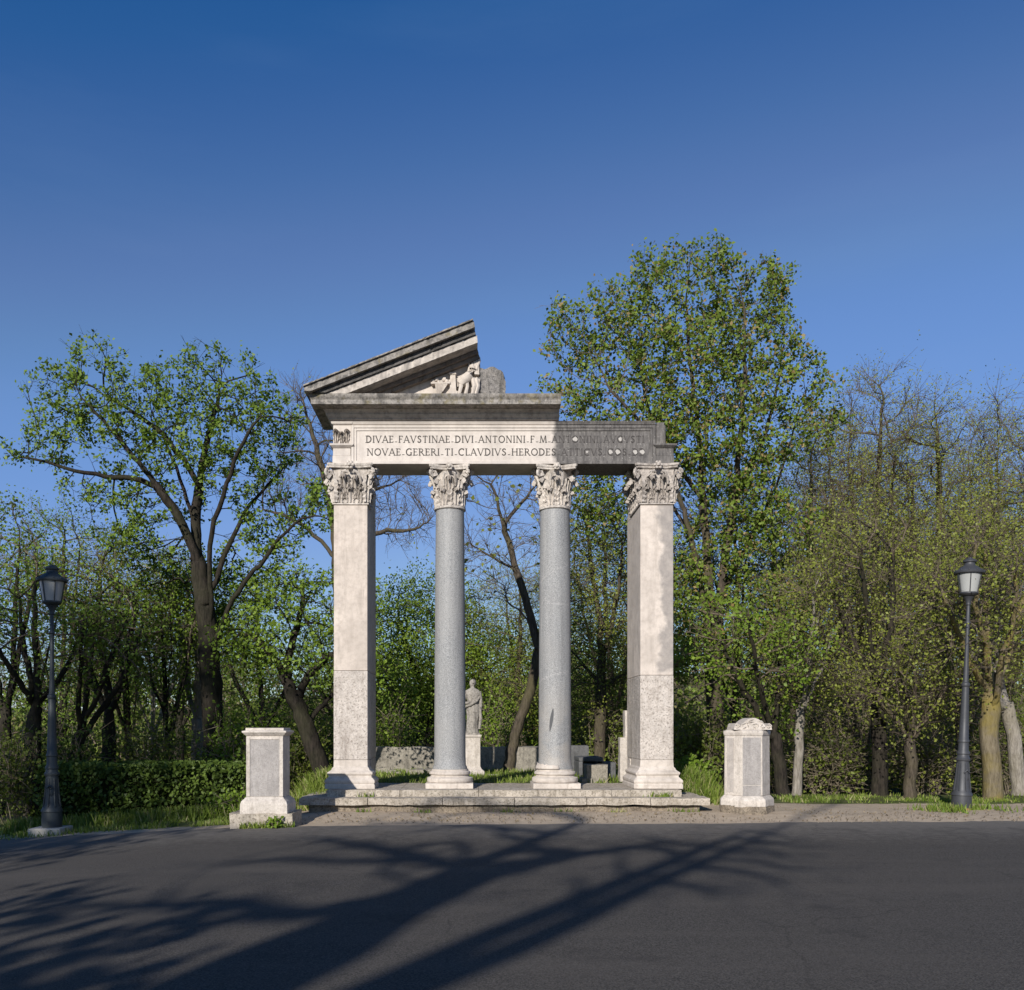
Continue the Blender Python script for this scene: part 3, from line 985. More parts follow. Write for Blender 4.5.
K, k_ = 0.155, 0.095
GL = {
    'A': (0.80, [(k_, [(0.02, 0), (0.38, 1)]), (K, [(0.38, 1), (0.76, 0)]), (k_, [(0.17, 0.34), (0.6, 0.34)])], [(0.02, 0), (0.76, 0)]),
    'C': (0.78, [(K, arc(0.44, 0.5, 0.40, 0.47, 52, 308, 12)), (k_, [(0.70, 0.98), (0.70, 0.76)])], []),
    'D': (0.80, [(K, [(0.12, 0), (0.12, 1)]), (K, [(0.12, 0.96), (0.3, 0.96)] + arc(0.30, 0.5, 0.42, 0.46, 90, -90, 9) + [(0.12, 0.04)])], [(0.06, 0), (0.06, 1)]),
    'E': (0.60, [(K, [(0.12, 0), (0.12, 1)]), (k_, [(0.12, 0.95), (0.54, 0.95)]), (k_, [(0.12, 0.52), (0.48, 0.52)]), (k_, [(0.12, 0.05), (0.56, 0.05)]), (k_, [(0.53, 0.95), (0.53, 0.8)]), (k_, [(0.55, 0.05), (0.55, 0.2)])], [(0.06, 0), (0.06, 1)]),
    'F': (0.58, [(K, [(0.12, 0), (0.12, 1)]), (k_, [(0.12, 0.95), (0.54, 0.95)]), (k_, [(0.12, 0.52), (0.46, 0.52)]), (k_, [(0.53, 0.95), (0.53, 0.8)])], [(0.12, 0)]),
    'G': (0.82, [(K, arc(0.44, 0.5, 0.40, 0.47, 52, 308, 12)), (k_, [(0.70, 0.98), (0.70, 0.78)]), (K, [(0.70, 0.02), (0.70, 0.4)])], [(0.70, 0.42)]),
    'H': (0.84, [(K, [(0.12, 0), (0.12, 1)]), (K, [(0.72, 0), (0.72, 1)]), (k_, [(0.12, 0.52), (0.72, 0.52)])], [(0.12, 0), (0.12, 1), (0.72, 0), (0.72, 1)]),
    'I': (0.26, [(K, [(0.13, 0), (0.13, 1)])], [(0.13, 0), (0.13, 1)]),
    'L': (0.56, [(K, [(0.12, 0), (0.12, 1)]), (k_, [(0.12, 0.05), (0.54, 0.05)]), (k_, [(0.53, 0.05), (0.53, 0.2)])], [(0.12, 1)]),
    'M': (1.0, [(k_, [(0.08, 0), (0.18, 1)]), (K, [(0.18, 1), (0.5, 0.05)]), (k_, [(0.5, 0.05), (0.82, 1)]), (K, [(0.82, 1), (0.92, 0)])], [(0.08, 0), (0.92, 0)]),
    'N': (0.86, [(k_, [(0.12, 0), (0.12, 1)]), (K, [(0.12, 1), (0.74, 0)]), (k_, [(0.74, 0), (0.74, 1)])], [(0.12, 0), (0.08, 1), (0.74, 1)]),
    'O': (0.90, [(K * 0.9, arc(0.45, 0.5, 0.40, 0.47, 0, 360, 18))], []),
    'R': (0.74, [(K, [(0.12, 0), (0.12, 1)]), (k_ * 1.2, [(0.12, 0.95), (0.3, 0.95)] + arc(0.30, 0.73, 0.25, 0.22, 90, -90, 7) + [(0.12, 0.5)]), (K, [(0.34, 0.5), (0.72, 0)])], [(0.12, 0), (0.08, 1), (0.72, 0)]),
    'S': (0.60, [(K * 0.95, [(0.50, 0.82), (0.43, 0.93), (0.28, 0.96), (0.13, 0.88), (0.10, 0.74), (0.18, 0.61), (0.34, 0.51), (0.47, 0.40), (0.50, 0.25), (0.42, 0.10), (0.26, 0.04), (0.13, 0.08), (0.07, 0.22)])], []),
    'T': (0.70, [(K, [(0.35, 0), (0.35, 1)]), (k_, [(0.05, 0.95), (0.65, 0.95)]), (k_, [(0.06, 0.95), (0.06, 0.8)]), (k_, [(0.64, 0.95), (0.64, 0.8)])], [(0.35, 0)]),
    'V': (0.80, [(K, [(0.02, 1), (0.40, 0)]), (k_, [(0.40, 0), (0.76, 1)])], [(0.02, 1), (0.76, 1)]),
    '_': (0.42, [(k_, [(0.06, 0.12), (0.36, 0.12)])], []),
}


def write_row(mb, text, x0, x1, zb, h, y, start, stop, nominal=None):
    """letters text[start:stop] of a row fitted between x0 and x1"""
    gap = 0.17
    tot = sum(GL[c][0] + gap for c in text) - gap
    sx = (x1 - x0) / tot
    x = x0
    cen = []
    for i, c in enumerate(text):
        w, strokes, ser = GL[c]
        if start <= i < stop:
            for wd_, pl in strokes:
                for p, q in zip(pl[:-1], pl[1:]):
                    a = np.array([x + p[0] * sx, zb + p[1] * h])
                    b = np.array([x + q[0] * sx, zb + q[1] * h])
                    d = b - a
                    L = np.hypot(*d) + 1e-9
                    d /= L
                    nn = np.array([-d[1], d[0]]) * wd_ * h * 0.5
                    e = d * wd_ * h * 0.15
                    pts = [a - e - nn, b + e - nn, b + e + nn, a - e + nn]
                    mb.extrude_xz([tuple(v) for v in pts], y - 0.0025, y + 0.004)
            for p in ser:
                cxs, czs = x + p[0] * sx, zb + min(max(p[1], 0.03), 0.97) * h
                mb.box(cxs - 0.15 * h, cxs + 0.15 * h, y - 0.003, y + 0.004, czs - 0.035 * h, czs + 0.035 * h)
        cen.append((x + w * sx / 2, zb + h / 2))
        x += (w + gap) * sx
    return cen


YF = Y0 + 0.019
row1 = 'DIVAE_FAVSTINAE_DIVI_ANTONINI_F_M_ANTONINI_AVGVSTI'
row2 = 'NOVAE_GERERI_TI_CLAVDIVS_HERODES_ATTICVS_COS_DD'
zr1, zr2, hh = 1.6 + (727 - 442.4) * 0.018889, 1.6 + (727 - 455.2) * 0.018889, 0.132
xr = lambda p: (p - CX) * 0.01891
ink, faint = MB(), MB()
c1 = write_row(ink, row1, xr(366), xr(644), zr1, hh, YF, 0, 33)
write_row(faint, row1, xr(366), xr(644), zr1, hh, YF, 33, 99)
c2 = write_row(ink, row2, xr(367), xr(645), zr2, hh, YF, 0, 32)
write_row(faint, row2, xr(367), xr(645), zr2, hh, YF, 32, 99)
ink.build('inscription', M['ink'], ent)
o = faint.build('inscription', M['ink_faint'], ent)
o['label'] = 'worn end of the inscription on the grey stretch'
dots = MB()
for (x, z), r in [(c1[37], 0.042), (c1[45], 0.036), (c2[41], 0.040), (c2[42], 0.044), (c2[45], 0.040), (c2[46], 0.042), (c2[37], 0.022)]:
    dots.extrude_xz([(x + r * (1 + 0.2 * math.sin(a * 2 + x * 40)) * math.cos(a), z + r * (1 + 0.25 * math.sin(a * 3 + x * 90)) * math.sin(a)) for a in np.linspace(0, 2 * math.pi, 14)[:-1]], YF - 0.007, YF + 0.004)
dots.build('letter_filling', M['filler'], ent)

# horizontal cornice (covers the left part only; its right end is a clean cut)
CXR = 1.62
mb = MB()
z = EZ1 + 0.003
def of(o):
    return (o * 0.8, 0.0, o, o * 0.6)
mb.mould((EX0, CXR, Y0, Y0 + 0.78), [(of(0.05), z), (of(0.07), z + 0.012), (of(0.07), z + 0.03), (of(0.10), z + 0.055), (of(0.13), z + 0.09), (of(0.13), z + 0.115), (of(0.17), z + 0.15), (of(0.19), z + 0.165)])
co = mb.build('cornice', M['cornice'], T, bevel=0.004)
mb = MB()
mb.mould((EX0, CXR + 0.003, Y0, Y0 + 0.78), [(of(0.40), z + 0.168), (of(0.42), z + 0.172), (of(0.42), z + 0.255), (of(0.425), z + 0.262), (of(0.45), z + 0.30), (of(0.46), z + 0.33), (of(0.46), z + 0.355)])
mb.build('cornice_slab', M['sooty'], co, bevel=0.006)
ZT = z + 0.355          # top of the horizontal cornice

# raking cornice: sloping courses, one behind the other, broken at the right
SL = math.tan(R(21.25))
XA, ZA = -3.09, 7.835
def rake(x, off):
    return ZA + (x - XA) * SL - off
def course(mb, x0, x1, o0, o1, yf, yb, zmin, skew=0.0, chip=0.005):
    """sloping band between offsets o0 and o1 under the slope line, cut off at zmin, its edges chipped"""
    xl = max(x0, XA + (zmin + o0 - ZA) / SL)
    rr = []
    for t in np.linspace(0, 1, 64):
        x = xl + (x1 - xl) * t
        xb = x + skew * t
        j = [random.gauss(0, chip) * (3 if random.random() < 0.07 else 1) for _ in range(4)]
        zt_, zb_ = max(rake(x, o0), zmin), max(rake(xb, o1), zmin - 0.002)
        rr.append([(xb, yf + abs(j[0]), zb_), (x, yf + abs(j[1]), zt_ - abs(j[2])), (x, yb, zt_), (xb, yb, zb_)])
    mb.rings(rr)
mb = MB()
course(mb, XA, 0.0, 0.0, 0.028, Y0 - 0.63, Y0 + 0.75, ZT + 0.0)
course(mb, XA + 0.01, 0.015, 0.030, 0.155, Y0 - 0.59, Y0 + 0.72, ZT + 0.0, 0.02)
rk = mb.build('raking_cornice', M['sooty'], T)
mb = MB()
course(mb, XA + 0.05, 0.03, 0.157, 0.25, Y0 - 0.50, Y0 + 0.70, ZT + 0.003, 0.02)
mb.build('raking_shadow_course', M['shade_black'], rk)
mb = MB()
course(mb, XA + 0.08, 0.075, 0.252, 0.40, Y0 - 0.46, Y0 + 0.69, ZT + 0.003, 0.01)
mb.build('raking_mouldings', M['cornice'], rk)
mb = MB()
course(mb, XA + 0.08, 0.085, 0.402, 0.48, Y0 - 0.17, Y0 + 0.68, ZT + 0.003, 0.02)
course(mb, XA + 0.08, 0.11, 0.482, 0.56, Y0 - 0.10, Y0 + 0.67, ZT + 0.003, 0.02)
mb.build('raking_bed_moulding', M['cornice_shade'], rk)
# tympanum field
mb = MB()
xl = XA + (ZT + 0.562 - ZA) / SL
mb.extrude_xz([(xl, ZT + 0.003), (0.15, ZT + 0.003), (0.15, rake(0.13, 0.9)), (0.13, rake(0.13, 0.562))], Y0 + 0.02, Y0 + 0.6)
ty = mb.build('tympanum', M['marble'], T)
ZT0 = ZT
ZT = ZT0 + 0.10
# relief: fluted basket, upright, crouching beast
mb = MB()
bx, by = xr(440), Y0 + 0.02
for k in range(9):
    a = (k / 8 - 0.5) * 1.3
    mb.tube([(bx - 0.02 + 0.05 * math.sin(a), by - 0.03, ZT + 0.01), (bx + 0.10 * math.sin(a), by - 0.06, ZT + 0.09), (bx + 0.03 + 0.17 * math.sin(a), by - 0.09, ZT + 0.19)], [0.016, 0.02, 0.022], 6)
mb.box(bx - 0.16, bx + 0.20, by - 0.11, by - 0.002, ZT + 0.185, ZT + 0.215)
for k in range(7):
    mb.lathe([(0.003, -0.04), (0.035, -0.025), (0.045, 0), (0.035, 0.03), (0.003, 0.04)], (bx - 0.12 + k * 0.05, by - 0.05, ZT + 0.235 + 0.03 * math.sin(k * 1.9)), 8)
px_ = xr(453)
mb.mould((px_ - 0.055, px_ + 0.055, by - 0.08, by - 0.002), [(0.03, ZT + 0.004), (0.03, ZT + 0.05), (0.0, ZT + 0.07), (-0.008, ZT + 0.34), (0.012, ZT + 0.36), (0.0, ZT + 0.385)])
gx = xr(466)
body = [(gx - 0.14, by - 0.05, ZT + 0.10), (gx - 0.10, by - 0.07, ZT + 0.19), (gx - 0.02, by - 0.10, ZT + 0.25), (gx + 0.07, by - 0.10, ZT + 0.33), (gx + 0.12, by - 0.10, ZT + 0.43), (gx + 0.10, by - 0.11, ZT + 0.50)]
mb.tube(body, [0.06, 0.085, 0.095, 0.085, 0.07, 0.045], 8)
for dx in (-0.12, 0.0, 0.13, 0.20):
    mb.tube([(gx + dx, by - 0.08, ZT + 0.27), (gx + dx + 0.03, by - 0.11, ZT + 0.14), (gx + dx - 0.01, by - 0.09, ZT + 0.01)], [0.05, 0.04, 0.035], 7)
for k in range(5):
    mb.tube([(gx + 0.03 + 0.04 * k, by - 0.10, ZT + 0.33 + 0.02 * k), (gx + 0.07 + 0.045 * k, by - 0.09, ZT + 0.46 + 0.03 * k), (gx + 0.05 + 0.05 * k, by - 0.05, ZT + 0.56 + 0.02 * k)], [0.025, 0.03, 0.012], 6)
mb.box(gx + 0.15, gx + 0.26, by - 0.12, by - 0.002, ZT + 0.20, ZT + 0.26)
mb.box(gx + 0.16, gx + 0.25, by - 0.10, by - 0.002, ZT + 0.34, ZT + 0.50)
mb.box(gx + 0.13, gx + 0.25, by - 0.07, by - 0.002, ZT + 0.004, ZT + 0.12)
worn(mb, 0.012, 9, 2)
mb.v = [(x, y, ZT0 + 0.004 + (zq - ZT0) * 1.12) for x, y, zq in mb.v]
mb.build('carved_relief', M['marble'], ty, smooth=True, angle=45)
ZT = ZT0
# rough ashlar left standing beside the break
mb = MB()
fine_box(mb, 0.13, 0.60, Y0 - 0.02, Y0 + 0.55, ZT + 0.004, ZT + 0.64, 0.04)
mv = []
for p in mb.v:
    q = Vector(p)
    if q.z > ZT + 0.40:
        u = max(0.0, (q.x - 0.40) / 0.20)
        q.z -= (0.15 * u * u + 0.012 * math.sin(q.x * 31)) * (q.z - ZT - 0.40) / 0.24
    mv.append(tuple(q))
mb.v = mv
worn(mb, 0.04, 7, 8)
mb.v = [(x, y, max(zz, ZT + 0.003)) for x, y, zz in mb.v]
mb.build('rough_ashlar', M['rough_block'], T, smooth=True, angle=40)


# ------------------------------------------------------------------ pedestals
def offset_poly(poly, d):
    n = len(poly)
    out = []
    for i in range(n):
        p0, p1, p2 = Vector(poly[i - 1]), Vector(poly[i]), Vector(poly[(i + 1) % n])
        e1, e2 = (p1 - p0).normalized(), (p2 - p1).normalized()
        n1, n2 = Vector((e1.y, -e1.x)), Vector((e2.y, -e2.x))
        b = (n1 + n2).normalized()
        out.append(p1 + b * d / max(0.3, b.dot(n1)))
    return out


def mould_poly(mb, poly, prof):
    mb.rings([[(p.x, p.y, z) for p in offset_poly(poly, o)] for o, z in prof])


# left: square block with a framed grey panel
gl = float(gz(-3.2, 14.8))
Pd = empty('pedestal', (-3.2, 14.8, gl), 'square white pedestal with flat moulded top and grey framed panel', 'pedestal')
Yp = 14.56
kp = Yp / F_PX
x0, x1 = (246.3 - CX) * kp, (283.2 - CX) * kp
zz = lambda py: EYE - (py - CY) * kp
yb = Yp + 0.52
mb = MB()
fine_box(mb, (231.5 - CX) * kp, (293.5 - CX) * kp, Yp - 0.12, yb + 0.16, gl - 0.12, zz(813), 0.09)
worn(mb, 0.018, 4, 3)
mb.build('footing', M['step'], Pd, smooth=True, angle=40)
mb = MB()
mb.mould((x0, x1, Yp, yb), [(0.085, zz(813) - 0.01), (0.085, zz(804.5)), (0.08, zz(803.5)), (0.065, zz(801)), (0.03, zz(799)), (0.012, zz(797.6)), (0.0, zz(797))])
worn(mb, 0.006, 6, 1)
mb.build('base', M['pedestal'], Pd, bevel=0.008)
mb = MB()
mb.box(x0, x1, Yp, yb, zz(797) + 0.001, zz(736.2))
mb.box(x0 + 0.0, x0 + 0.062, Yp - 0.012, Yp - 0.0005, zz(796.6), zz(736.6))
mb.box(x1 - 0.062, x1 - 0.0, Yp - 0.012, Yp - 0.0005, zz(796.6), zz(736.6))
mb.box(x0 + 0.063, x1 - 0.063, Yp - 0.012, Yp - 0.0005, zz(739.5), zz(736.6))
bd = mb.build('body', M['pedestal'], Pd, bevel=0.006)
mb = MB()
mb.box(x0 + 0.065, x1 - 0.065, Yp - 0.004, Yp - 0.0006, zz(796.4), zz(739.8))
mb.build('panel', M['panel'], bd)
mb = MB()
mb.mould((x0, x1, Yp, yb), [(0.0, zz(736.2) + 0.001), (0.02, zz(735)), (0.035, zz(734)), (0.06, zz(732.4)), (0.06, zz(731)), (0.045, zz(730.8)), (0.01, zz(730.4)), (0.01, zz(727.9))])
mb.build('top_moulding', M['pedestal'], Pd, bevel=0.005)

# right: eight-sided block with a scrolled top
Pe = empty('pedestal', (4.86, 16.35, 0.0), 'eight-sided white pedestal with carved rounded top and crumbling foot', 'pedestal')
Yp = 15.9
kp = Yp / F_PX
zz = lambda py: EYE - (py - CY) * kp
fx0, fx1 = (742 - CX) * kp, (762.5 - CX) * kp
c_, d_ = 0.225, 0.29
octo = [(fx0, Yp), (fx1, Yp), (fx1 + c_, Yp + d_), (fx1 + c_, Yp + d_ + 0.04), (fx1, Yp + 2 * d_ + 0.04), (fx0, Yp + 2 * d_ + 0.04), (fx0 - c_, Yp + d_ + 0.04), (fx0 - c_, Yp + d_)]
def fine_poly(poly, st):
    out = []
    for i in range(len(poly)):
        a, b = Vector(poly[i]), Vector(poly[(i + 1) % len(poly)])
        n = max(1, int((b - a).length / st))
        for k in range(n):
            out.append(a.lerp(b, k / n))
    return out
mb = MB()
fp = fine_poly([tuple(p) for p in offset_poly(octo, 0.075)], 0.07)
mb.rings([[(p.x, p.y, z) for p in fp] for z in np.linspace(-0.1, zz(806), 6)])
worn(mb, 0.03, 4, 6)
mb.build('footing', M['rubble'], Pe, smooth=True, angle=50)
mb = MB()
mould_poly(mb, octo, [(0.068, zz(807)), (0.068, zz(801)), (0.06, zz(799.6)), (0.035, zz(798.2)), (0.015, zz(797)), (0.0, zz(796))])
worn(mb, 0.012, 5, 6)
mb.build('base', M['pedestal'], Pe, bevel=0.006)
mb = MB()
mould_poly(mb, octo, [(0.0, zz(796) + 0.001), (-0.006, zz(736))])
bd = mb.build('body', M['pedestal'], Pe, bevel=0.008)
mb = MB()
mb.box(fx0 + 0.012, fx1 - 0.03, Yp - 0.003, Yp + 0.02, zz(785), zz(737.5))
mb.box(fx0 + 0.012, fx1 - 0.03, Yp - 0.003, Yp + 0.02, zz(796), zz(785.6))
mb.build('panel', M['panel'], bd)
mb = MB()
# matching paler panel on the left bevelled face
e = Vector((octo[0][0] - octo[7][0], octo[0][1] - octo[7][1]))
ev, nv = e.normalized(), Vector((-e.y, e.x)).normalized() * -1
nv = Vector((ev.y, -ev.x))
p0 = Vector(octo[7]) + ev * 0.05
p1 = Vector(octo[7]) + ev * (e.length * 0.52)
vs = []
for p in (p0, p1):
    for o_ in (0.003, -0.02):
        for z in (zz(793), zz(738)):
            q = p + nv * o_
            vs.append((q.x, q.y, z))
mb.add(vs, [(0, 4, 5, 1), (2, 3, 7, 6), (0, 1, 3, 2), (4, 6, 7, 5), (0, 2, 6, 4), (1, 5, 7, 3)])
mb.build('panel', M['panel_pale'], bd)
mb = MB()
mould_poly(mb, octo, [(-0.006, zz(736) + 0.001), (0.0, zz(735.6)), (0.008, zz(734.4)), (0.014, zz(733)), (0.014, zz(731)), (-0.03, zz(730.2)), (-0.03, zz(729.8))])
mb.build('top_moulding', M['pedestal'], Pe, bevel=0.004)
mb = MB()
tx0, tx1 = fx0 - c_ + 0.10, fx1 + c_ - 0.04
prof = []
for k in range(33):
    t = k / 32
    x = tx0 + (tx1 - tx0) * t
    u = abs(2 * t - 1)
    h = 0.20 * math.cos(u / 0.72 * math.pi / 2) ** 0.7 if u < 0.72 else 0.0
    h = max(h, 0.105 * math.sqrt(max(0, 1 - ((u - 0.86) / 0.14) ** 2)))
    prof.append((x, zz(729.8) + 0.012 + max(0.0, h)))
rings = []
for yy in np.linspace(Yp + 0.05, Yp + 0.50, 6):
    rings.append([(tx1, yy, zz(729.8) + 0.002), (tx0, yy, zz(729.8) + 0.002)] + [(x, yy, z) for x, z in prof])
mb.rings(rings)
for k in range(16):                     # carved leaves and scrolls on the front
    t = random.uniform(0.12, 0.88)
    x = tx0 + (tx1 - tx0) * t
    zt = prof[int(t * 32)][1]
    z0_ = zz(729.8) + 0.03
    if zt - z0_ < 0.05:
        continue
    z_ = random.uniform(z0_, zt - 0.02)
    a = random.uniform(0, 6.28)
    mb.tube([(x - 0.045 * math.cos(a), Yp + 0.05, z_ - 0.03 * math.sin(a)), (x, Yp + 0.035, z_ + 0.012), (x + 0.045 * math.cos(a), Yp + 0.05, z_ + 0.03 * math.sin(a))], [0.006, 0.013, 0.006], 6)
for sgn in (tx0 + 0.055, tx1 - 0.055):
    pts = [(sgn + math.cos(a) * r, Yp + 0.04, zz(729.8) + 0.06 + math.sin(a) * r) for a, r in [(k * 0.7, 0.045 - 0.0032 * k) for k in range(13)]]
    mb.tube(pts, 0.011, 5)
worn(mb, 0.003, 8, 4)
mb.build('carved_top', M['pedestal'], Pe, smooth=True, angle=40)


# ------------------------------------------------------------------ street lamps
def street_lamp(px, Y, base_py, top_py, iron, label, lean, footing):
    x = (px - CX) / F_PX * Y
    zb = EYE - (base_py - CY) / F_PX * Y
    H = (base_py - top_py) / F_PX * Y
    s = H / 4.70
    o = empty('street_lamp', (x, Y, zb), label, 'street lamp', 'cast iron lantern posts beside the road')
    c = (x, Y, zb)
    mb = MB()
    if footing == 'block':
        mb.box(x - 0.30, x + 0.26, Y - 0.27, Y + 0.27, zb - 0.16, zb + 0.15)
        fz = 0.151
    else:
        mb.box(x - 0.20, x + 0.42, Y - 0.26, Y + 0.27, zb - 0.2, zb + 0.075)
        fz = 0.076
    worn(mb, 0.01, 4, px)
    mb.build('footing', M['concrete'], o, bevel=0.02)
    mb = MB()
    P = [(0.172, fz), (0.178, 0.12 + fz), (0.172, 0.24 + fz), (0.172, 0.27 + fz), (0.185, 0.275 + fz), (0.185, 0.30 + fz), (0.16, 0.34 + fz), (0.135, 0.42 + fz), (0.12, 0.60 + fz), (0.108, 0.80 + fz), (0.105, 0.90 + fz), (0.125, 0.91 + fz), (0.13, 0.945 + fz), (0.11, 0.97 + fz), (0.10, 1.02 + fz), (0.115, 1.03 + fz), (0.115, 1.06 + fz), (0.09, 1.10 + fz), (0.088, 1.24 + fz), (0.10, 1.25 + fz), (0.10, 1.28 + fz), (0.085, 1.30 + fz), (0.075, 1.7 + fz), (0.060, 2.25 + fz), (0.075, 2.265 + fz), (0.078, 2.29 + fz), (0.075, 2.32 + fz), (0.05, 2.34 + fz), (0.039, 2.8 + fz), (0.033, 3.40 + fz), (0.05, 3.415 + fz), (0.05, 3.44 + fz), (0.035, 3.46 + fz), (0.032, 3.74 + fz), (0.048, 3.755 + fz), (0.042, 3.80 + fz), (0.07, 3.86 + fz), (0.10, 3.90 + fz)]
    P = [(r * 0.98, z * s) for r, z in P]
    mb.lathe(P, c, 20)
    # fluted foot and raised crest
    for k in range(8):
        a = k * math.pi / 4
        mb.tube([(x + 0.15 * math.cos(a), Y + 0.15 * math.sin(a), zb + (0.36 + fz) * s), (x + 0.118 * math.cos(a), Y + 0.118 * math.sin(a), zb + (0.62 + fz) * s), (x + 0.103 * math.cos(a), Y + 0.103 * math.sin(a), zb + (0.86 + fz) * s)], [0.014, 0.013, 0.01], 5)
    mb.lathe([(0.002, -0.08), (0.04, -0.05), (0.055, 0.0), (0.045, 0.06), (0.002, 0.08)], (x + 0.02, Y - 0.098, zb + (0.60 + fz) * s), 10, 0.5)
    mb.tube([(x - 0.04, Y - 0.13, zb + (0.69 + fz) * s), (x + 0.02, Y - 0.125, zb + (0.74 + fz) * s), (x + 0.07, Y - 0.12, zb + (0.69 + fz) * s)], [0.012, 0.018, 0.012], 5)
    mb.build('post', iron, o, smooth=True, angle=40)
    if footing != 'block':
        mb = MB()
        mb.lathe([(0.179, fz - 0.004), (0.181, fz + 0.01), (0.181, fz + 0.045), (0.179, fz + 0.05)], c, 20)
        mb.build('painted_ring', M['red_paint'], o, smooth=True)
    # lantern
    L0 = (3.90 + fz) * s
    mb = MB()
    mb.lathe([(0.085, L0), (0.14, L0 + 0.03), (0.162, L0 + 0.055), (0.162, L0 + 0.075), (0.14, L0 + 0.08)], c, 24)
    mb.lathe([(0.215, L0 + 0.42), (0.255, L0 + 0.425), (0.262, L0 + 0.45), (0.25, L0 + 0.475), (0.20, L0 + 0.50), (0.15, L0 + 0.545), (0.105, L0 + 0.575), (0.09, L0 + 0.60), (0.09, L0 + 0.63), (0.115, L0 + 0.64), (0.118, L0 + 0.665), (0.09, L0 + 0.69), (0.05, L0 + 0.705), (0.045, L0 + 0.72), (0.002, L0 + 0.735)], c, 24)
    for k in range(6):
        a = k * math.pi / 3 + 1.2
        mb.tube([(x + 0.155 * math.cos(a), Y + 0.155 * math.sin(a), zb + L0 + 0.07), (x + 0.214 * math.cos(a), Y + 0.214 * math.sin(a), zb + L0 + 0.425)], 0.009, 5)
    for k in range(12):
        a = k * math.pi / 6
        mb.lathe([(0.002, 0), (0.016, 0.006), (0.002, 0.03)], (x + 0.25 * math.cos(a), Y + 0.25 * math.sin(a), zb + L0 + 0.465), 5)
    if footing == 'block':
        mb.lathe([(0.008, L0 + 0.72), (0.006, L0 + 0.95), (0.001, L0 + 0.96)], c, 6)
    # shift of lathe z
    lan = mb.build('lantern', iron, o, smooth=True, angle=40)
    mb = MB()
    mb.lathe([(0.146, L0 + 0.081), (0.203, L0 + 0.419)], c, 24)
    mb.build('glass', M['milk_glass'], lan, smooth=True)
    o.rotation_euler[1] = R(lean)
    return o


street_lamp(52, 15.96, 835.5, 569, M['iron_shaded'], 'dark lamp post with glass lantern in the shade before the hedge', 0.0, 'block')
street_lamp(961, 16.7, 814.5, 557, M['iron'], 'sunlit grey lamp post with milky lantern on the right verge', 2.0, 'slab')

# ------------------------------------------------------------------ behind the columns
zl = 0.36
mb = MB()
fine_box(mb, -3.0, 2.62, 24.0, 24.45, zl - 0.25, 1.06, 0.14)
worn(mb, 0.03, 2.5, 4)
o = mb.build('low_wall', M['wall'], None, smooth=True, angle=35)
tag(o, 'long low grey stone wall behind the columns', 'wall')
mb = MB()
fine_box(mb, 2.50, 2.98, 23.2, 23.75, zl - 0.2, 1.12, 0.12)
worn(mb, 0.015, 3, 4)
tag(mb.build('stone_block', M['slab_shade'], None, smooth=True, angle=35), 'upright right end of the low wall, coloured dark for its shade', 'stone')
# bench-like slab coloured dark for shade, with a bent side, then a pale block, then a tall pale stump by the pier
bench = empty('stone_bench', (2.55, 21.0, zl), 'stone bench end, coloured dark for shade, with a thin top slab beside the pale block', 'bench')
mb = MB()
mb.box(2.46, 3.02, 20.9, 21.9, 0.80, 0.90)
worn(mb, 0.008, 4, 4)
mb.build('top_slab', M['slab_shade'], bench, bevel=0.02)
mb = MB()
mb.box(2.46, 2.56, 20.9, 21.9, zl - 0.2, 0.798)
mb.box(2.57, 3.02, 21.7, 21.85, zl - 0.2, 0.798)
mb.box(3.00, 3.32, 20.9, 21.6, zl - 0.2, 0.78)
mb.build('leg', M['slab_shade'], bench, bevel=0.02)
mb = MB()
fine_box(mb, 2.40, 2.83, 18.95, 19.5, zl - 0.2, 0.80, 0.09)
fine_box(mb, 2.28, 2.50, 18.88, 19.3, zl - 0.2, 0.52, 0.09)
worn(mb, 0.014, 4, 7)
tag(mb.build('stone_block', M['wall'], None, smooth=True, angle=35), 'squat pale stone block with a stepped foot behind the right column', 'stone')
mb = MB()
fine_box(mb, 3.14, 3.36, 19.2, 19.5, zl - 0.2, 1.38, 0.08)
fine_box(mb, 3.25, 3.5, 19.25, 19.5, 1.30, 1.95, 0.08)
worn(mb, 0.014, 4, 9)
tag(mb.build('stone_stump', M['pedestal'], None, smooth=True, angle=35), 'tall narrow pale broken stone against the right pier', 'stone')
mb = MB()
for k in range(9):
    x = random.uniform(-2.6, -0.9)
    y = random.uniform(22.6, 23.6)
    a = random.uniform(0.08, 0.2)
    m2 = MB()
    fine_box(m2, x - a, x + a, y - a * 0.8, y + a * 0.8, zl - 0.1, zl + a * 0.9, a * 0.5)
    worn(m2, a * 0.3, 5, k)
    tag(m2.build('rubble_stone', M['wall'], None, smooth=True, angle=50), 'grey stone fragment lying before the low wall', 'stone', 'stone fragments before the low wall')

# statue on its pedestal
Ys = 22.0
ks = Ys / F_PX
sx = (472.5 - CX) * ks
zs = lambda py: EYE - (py - CY) * ks
st = empty('statue', (sx, Ys, zl), 'weathered draped statue, darkened for dappled shade, on a white pedestal beside the left column', 'statue')
mb = MB()
mb.mould((sx - 0.19, sx + 0.19, Ys - 0.19, Ys + 0.19), [(0.10, zl - 0.1), (0.10, zs(771)), (0.03, zs(768.5)), (0.0, zs(766)), (0.0, zs(738)), (0.02, zs(737)), (0.03, zs(736)), (0.03, zs(734.6))])
mb.build('pedestal', M['pedestal'], st, bevel=0.006)
mb = MB()
mb.box(sx - 0.35, sx + 0.62, Ys - 0.32, Ys - 0.1, zl - 0.1, zl + 0.10)
worn(mb, 0.01, 4, 2)
mb.build('footing', M['wall'], st, bevel=0.02)
mb = MB()
z0s = zs(734.6)
